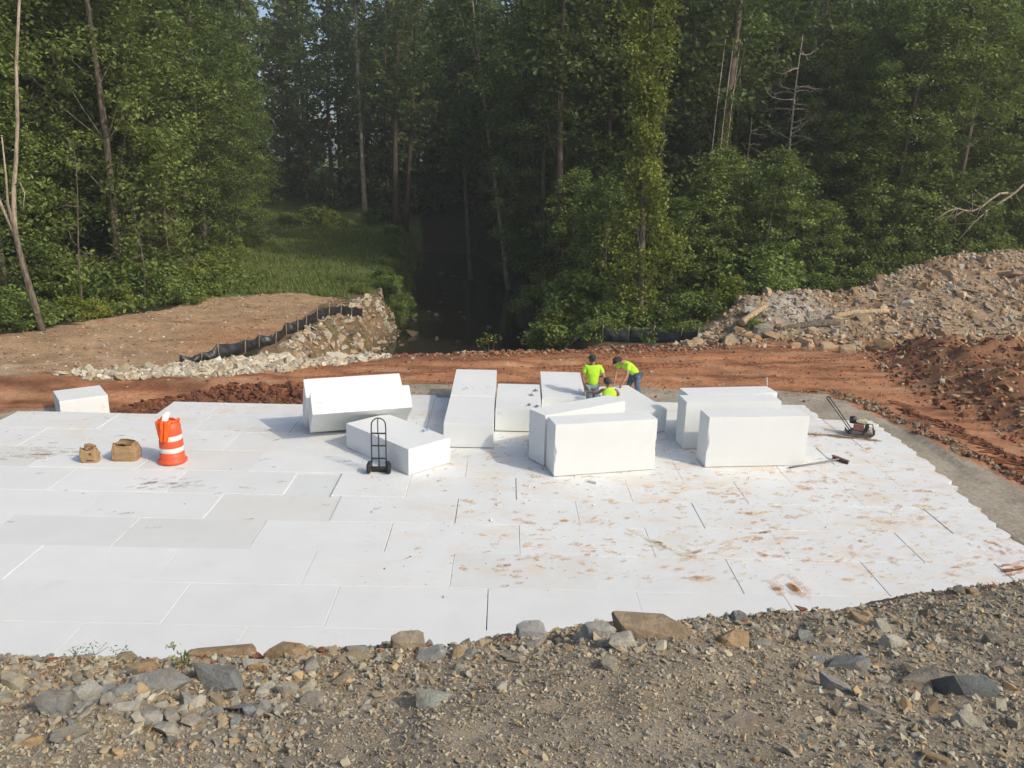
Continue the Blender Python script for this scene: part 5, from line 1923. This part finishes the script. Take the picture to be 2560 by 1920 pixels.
def bare_tree(x, y, h, r, seed, label, bark, nb, lean=(0, 0), spread=2.0, zb=2.0):
    rr = np.random.default_rng(seed)
    root = empty('bare_tree', (x, y, gh(x, y) - .1), 0, label, 'tree')
    path = trunk_path(rr, h, .2, lean, 12)
    MB().tube(path, [r * (1 - .85 * i / 11) for i in range(12)], 8).build('trunk', M[bark], root)
    bm__ = MB()
    for q in range(nb):
        t = rr.uniform(zb / h, .95)
        i = int(t * 11); a = path[min(i, 10)].lerp(path[min(i + 1, 11)], t * 11 - i)
        ang = rr.uniform(0, 6.28); ln = spread * (1 - .6 * t) * rr.uniform(.6, 1.2)
        p = a; d = Vector((math.cos(ang), math.sin(ang), rr.uniform(-.15, .45))).normalized()
        pts_ = [p]
        for k in range(5):
            d = (d + Vector(rr.normal(0, .28, 3))).normalized()
            p = p + d * ln / 5
            pts_.append(p)
            if k >= 1:
                for _ in range(2):
                    e = (d + Vector(rr.normal(0, .7, 3))).normalized()
                    bm__.tube([p, p + e * ln * .16, p + e * ln * .3 + Vector((0, 0, .04))], [.010, .007, .003], 4, cap=False)
        bm__.tube(pts_, [r * .28 * (1 - k / 6.5) + .006 for k in range(6)], 5, cap=False)
    tag(bm__.build('branches', M[bark], root), kind='stuff')
    return root


bare_tree(12.3, 45.0, 9.5, .09, 401, 'small dead tree with tangled bare branches right of the ivy trunk', 'bark', 26, (-.1, 0), 1.9, 2.2)
bare_tree(15.2, 47.0, 14.0, .13, 402, 'taller dead tree with wide bare crown above the rubble heap', 'bark_pale', 34, (.3, 0), 2.6, 4.8)
# the forked dead tree at far left
rr = np.random.default_rng(403)
ft = empty('forked_tree', (-18.75, 31.0, gh(-18.75, 31.0) - .1), 0, 'pale forked dead tree standing at the far left edge of the wood', 'tree')
MB().tube([(0.1, 0, 0), (-.08, 0, 1.2), (-.28, 0, 2.4), (-.42, .05, 3.3), (-.5, .1, 3.8)], [.15, .13, .12, .105, .10], 9).build('trunk', M['bark'], ft)
for pth, r_ in (([(-.5, .1, 3.7), (-.46, .1, 4.6), (-.33, .1, 5.6), (-.12, .1, 6.5), (.15, .1, 8), (.35, .15, 10), (.8, .2, 12.5), (.9, .2, 15)], .10), ([(-.5, .1, 3.7), (-.78, .1, 4.6), (-1.05, .1, 5.4), (-1.3, 0, 6.6), (-1.7, 0, 9), (-1.8, 0, 12)], .075),
                ([(-.5, .1, 3.9), (-.58, 0, 5.0), (-.50, 0, 6.0), (-.45, 0, 7.5)], .06), ([(-.30, .1, 5.7), (.0, 0, 5.8), (.12, 0, 5.4), (-.05, 0, 4.7)], .035)):
    MB().tube(pth, [r_ * (1 - .6 * k / (len(pth) - 1)) for k in range(len(pth))], 7).build('limb', M['bark_pale'], ft)
# thin dead stems in the left wood, vines hanging in the right one
for k, (x, y, h) in enumerate(((-18.9, 34.6, 7.5), (-17.5, 37.4, 5.0), (-17.4, 40.6, 8.0))):
    b0 = bare_tree(x, y, h, .05, 420 + k, 'thin dead stem standing at the front of the left wood', 'bark', 9, (rr.normal(0, .3), 0), 1.0, 1.5)
    tag(b0, group='dead stems of the left wood')
for k, x in enumerate((10.7, 11.15, 11.5)):
    vt = MB().tube([(x + .25, 46.2, 13.5), (x + .1, 46.2, 10), (x, 46.1, 7.0), (x - .1, 46.0, 4.6)], [.022, .02, .02, .012], 5).build('vine', M['bark_pale'])
    tag(vt, 'bare vine hanging straight down left of the ivy-sided trunk', 'vine', 'vines hanging in the right wood')
# dead limbs at the right edge
for a, b_, r_, lb in (((23.5, 43.2, 3.4), (29.5, 44.6, 9.0), .09, 'long pale dead branch slanting up in the right wood'), ((22.0, 42.6, 4.6), (25.8, 43.4, 5.8), .06, 'lower pale forked dead branch in the right wood')):
    A, Bv = Vector(a), Vector(b_)
    pts_ = [A.lerp(Bv, k / 8) + Vector((0, 0, .25 * math.sin(k * 1.1))) for k in range(9)]
    rt0 = empty('dead_branch', A, 0, lb, 'branch')
    MB().tube([p - A for p in pts_], [.03 + (r_ - .03) * k / 8 for k in range(9)], 6).build('limb', M['bark_pale'], rt0)
    tw = MB()
    for k in range(1, 7):
        for _ in range(3):
            e = (Vector(rr.normal(0, .6, 3)) + (A - Bv).normalized() * .8).normalized()
            tw.tube([pts_[k] - A, pts_[k] - A + e * .5, pts_[k] - A + e * 1.1 + Vector((0, 0, rr.uniform(-.1, .15)))], [.022, .014, .005], 4, cap=False)
    tag(tw.build('twigs', M['bark_pale'], rt0), kind='stuff')

# shrubs along the wood edges
SH = []


def shrub_line(pl, step, spread, smin, smax, label, group, var=None):
    for (x0, y0), (x1, y1) in zip(pl[:-1], pl[1:]):
        n = max(1, int(math.hypot(x1 - x0, y1 - y0) / step))
        for k in range(n):
            t = (k + rt_.uniform(0, 1)) / n
            plant('shrub', x0 + (x1 - x0) * t + rt_.normal(0, spread), y0 + (y1 - y0) * t + rt_.normal(0, spread), label, 'shrub', group, rt_.uniform(smin, smax), var)


shrub_line([(-24, 30.4), (-20.5, 30.6), (-18.6, 34), (-17, 37), (-15.9, 40.6), (-18, 46), (-20, 55), (-21.5, 66)], 1.25, .45, .55, 1.1, 'green shrub at the foot of the left wood', 'shrubs of the left wood edge')
shrub_line([(-24, 31.8), (-21.5, 33), (-19.2, 37), (-18, 41)], 1.6, .5, 1.0, 1.6, 'green shrub at the foot of the left wood', 'shrubs of the left wood edge')
shrub_line([(1.8, 44), (3.2, 39), (4.2, 36.5), (7.4, 36.4), (9.6, 37.6), (11.5, 39.0), (15, 40.6), (19, 42.0), (23, 43.5), (28, 45.5)], 1.15, .5, .7, 1.3, 'green shrub at the foot of the right wood', 'shrubs of the right wood edge')
shrub_line([(5, 40), (9, 41), (13, 42), (18, 44), (24, 45.5), (30, 47)], 1.7, .8, 1.2, 2.0, 'green shrub at the foot of the right wood', 'shrubs of the right wood edge')
shrub_line([(2.0, 50), (2.0, 56), (1.6, 64), (0.5, 74), (-1.5, 84)], 1.8, .4, .9, 1.4, 'dark shrub on the right side of the creek', 'shrubs along the creek')
shrub_line([(-8.0, 44), (-8.2, 50), (-9.2, 58), (-10.4, 68), (-11.6, 78)], 3.2, .3, .4, .7, 'dark shrub on the left side of the creek', 'shrubs along the creek left bank')
shrub_line([(-24, 80), (-12, 82)], 2.2, .8, .9, 1.5, 'dark shrub under the wood at the far end of the grass', 'shrubs at the far end of the grass')
shrub_line([(3.0, 35.0), (6.8, 33.9), (8.2, 34.4)], 1.0, .35, .4, .75, 'small shrub beside the short silt fence', 'shrubs beside the short silt fence')
for x, y, q in ((-8.2, 42.6, .5), (-7.4, 45.2, .62), (-6.8, 46.4, .7), (-7.6, 47.6, .6), (-7.0, 49.0, .7)):
    plant('shrub', x, y, 'rounded leafy shrub at the grass edge above the creek mouth', 'shrub', 'shrubs above the creek mouth', q, 0)
plant('shrub', 3.6, 40.2, 'tall rounded shrub hanging over the creek mouth', 'shrub', None, 1.7, 0)
plant('shrub', 2.2, 37.4, 'low leafy shrub at the right edge of the creek mouth', 'shrub', None, 1.2, 1)
plant('shrub', 10.1, 33.6, 'small green bush growing on the left end of the rubble heap', 'shrub', None, .45, 2)
plant('young', 4.6, 40.6, 'broad young tree leaning over the creek from the right', 'tree', None, 1.05, 0)
plant('young', 12.6, 40.6, 'bright young tree just behind the left of the rubble heap', 'tree', None, .95, 1)
# leafy young growth filling the front of the right wood
for (x, y, q) in ((8.0, 40.2, .75), (9.6, 41.4, .95), (14.2, 42.4, .9), (16.4, 43.2, .8), (18.4, 44.0, 1.0), (20.3, 44.6, .85), (22.4, 45.6, 1.1), (24.6, 46.2, .9), (26.8, 46.8, 1.1), (29, 48, 1.0),
                  (10.8, 43.6, 1.15), (13.0, 45.6, 1.2), (17.6, 46.6, 1.3), (21.4, 48.4, 1.3), (7.0, 43.6, 1.1), (3.4, 46.4, 1.0), (4.9, 50.5, 1.2), (3.2, 54.5, 1.1)):
    plant('young', x, y, 'slender young tree at the front of the right wood', 'tree', 'young trees of the right wood', q)
# sprig by the branch over the creek
sp = empty('sapling', (-.9, 30.2, gh(-.9, 30.2)), 0, 'thin sapling with few leaves at the creek end of the road', 'sapling')
mb = MB(); cl = []
for k in range(7):
    a = rr.uniform(0, 6.28); tp = Vector((.35 * math.cos(a), .35 * math.sin(a), rr.uniform(.5, 1.1)))
    mb.tube([(0, 0, -.1), tuple(tp * .5 + Vector((0, 0, .1))), tuple(tp)], [.012, .008, .004], 4, cap=False); cl.append(tp)
mb.build('stems', M['bark'], sp)
P_, val = cluster_points(np.array([c[:] for c in cl]), np.full(7, .22), 16, rr, .8)
obj('leaves', leaf_mesh('leaves', P_, rr.uniform(.07, .13, len(P_)), rr, val), M['leaf_bright'], sp)


# ground cover and grass: nobody could count the blades
def blades(name, P, h, rng, mat, lean=.5, w=.05):
    n = len(P)
    a = rng.uniform(0, 2 * np.pi, n)
    d = np.stack([np.cos(a), np.sin(a), np.zeros(n)], 1)
    q = np.stack([-np.sin(a), np.cos(a), np.zeros(n)], 1)
    tip = P + np.stack([d[:, 0] * lean * h, d[:, 1] * lean * h, h], 1)
    V = np.stack([P - q * w * .5, P + q * w * .5, tip], 1).reshape(-1, 3)
    F = np.arange(n * 3).reshape(-1, 3)
    return tag(obj(name, mesh_np(name, V, F, False, None, np.repeat(np.clip(rng.normal(.45, .2, n), 0, 1), 3)), M[mat]), kind='stuff')


rr = np.random.default_rng(500)
n = 120000
x = rr.uniform(-26, -5, n); y = 41 + 43 * rr.uniform(0, 1, n) ** 1.3
k = (x < tab(CREEK_L, y) - .2) & (x > np.interp(y, [41, 46, 61, 76, 84], [-15.5, -18, -20.5, -23, -26])) & (fbm(x * .4, y * .4, 33, 3) > -.55) & ~inpoly(x, y, FIELD) & ~((x > -8.6 + .5 * fbm(x, y, 35, 2)) & (y < 44.6))
x, y = x[k], y[k]
P = np.stack([x, y, ground_h(x, y) - .03], 1)
g_ = blades('grass', P, rr.uniform(.12, .34, len(x)) * (1 + .5 * fbm(x * .5, y * .5, 34, 3)), rr, 'grass', .6, .07)
tag(g_, 'green grass covering the low bank left of the creek', 'grass')
n = 26000
x = np.concatenate([rr.uniform(-24, -14, n // 2), rr.uniform(1.5, 30, n)]); y = np.concatenate([rr.uniform(29.5, 46, n // 2), rr.uniform(33, 50, n)])
fl = np.interp(x, [-24, -20, -18.4, -16.6, -15, -14], [29.6, 29.9, 32.4, 35.8, 39.4, 42]); fr = np.interp(x, [1.5, 4, 7.5, 10, 13, 17, 21, 25, 30], [36, 34.6, 34.6, 36.8, 39, 40.6, 42.2, 44, 46])
k = np.where(x < 0, y > fl, y > fr)
x, y = x[k], y[k]
z = ground_h(x, y) + rr.uniform(.02, .45, len(x))
me = leaf_mesh('undergrowth', np.stack([x, y, z], 1), rr.uniform(.14, .28, len(x)), rr, np.clip(rr.normal(.4, .2, len(x)), 0, 1))
tag(obj('undergrowth', me, M['leaf_mid']), 'low green undergrowth covering the floor at the wood edges', 'undergrowth', kind='stuff')
# weeds on the brow of the bank
for i, (u, v, s_) in enumerate([(165, 1418, .10), (205, 1412, .13), (262, 1420, .12), (375, 1402, .07), (395, 1438, .07)]):
    p, t = pix_bank(u, v)
    w_ = empty('weed', p, 0, ['small weed at far left on the brow of the gravel bank', 'tallest weed clump on the left brow of the gravel bank', 'weed beside the red clods on the brow', 'tiny weed at the brow left of the tan slab', 'tiny weed in front of the tan slab'][i], 'weed')
    n = 26
    P_ = np.stack([rr.normal(0, s_ * .5, n), rr.normal(0, s_ * .5, n), rr.uniform(.02, s_, n)], 1)
    obj('leaves', leaf_mesh('leaves', P_, rr.uniform(.025, .05, n), rr, np.clip(rr.normal(.5, .2, n), 0, 1), .3, .35), M['leaf_mid'], w_)
    mb = MB()
    for q in range(4): mb.tube([(0, 0, -.02), tuple(P_[q])], [.003, .002], 4, cap=False)
    mb.build('stems', M['leaf_mid'], w_)


# ------------------------------------------------------------------ thin haze, added also to lift the dark woods
hz, hnt, hb_ = new_mat('haze')
hnt.nodes.remove(hb_)
pv = N(hnt, 'ShaderNodeVolumePrincipled')
pv.inputs['Color'].default_value = (0.90, 0.95, 0.93, 1)
pv.inputs['Density'].default_value = 0.0009
pv.inputs['Anisotropy'].default_value = 0.2
L(hnt, pv.outputs[0], hnt.nodes['Material Output'].inputs['Volume'])
hzo = MB().box((0, 296, 21), (840, 640, 58)).build('haze', hz)
tag(hzo, kind='stuff')
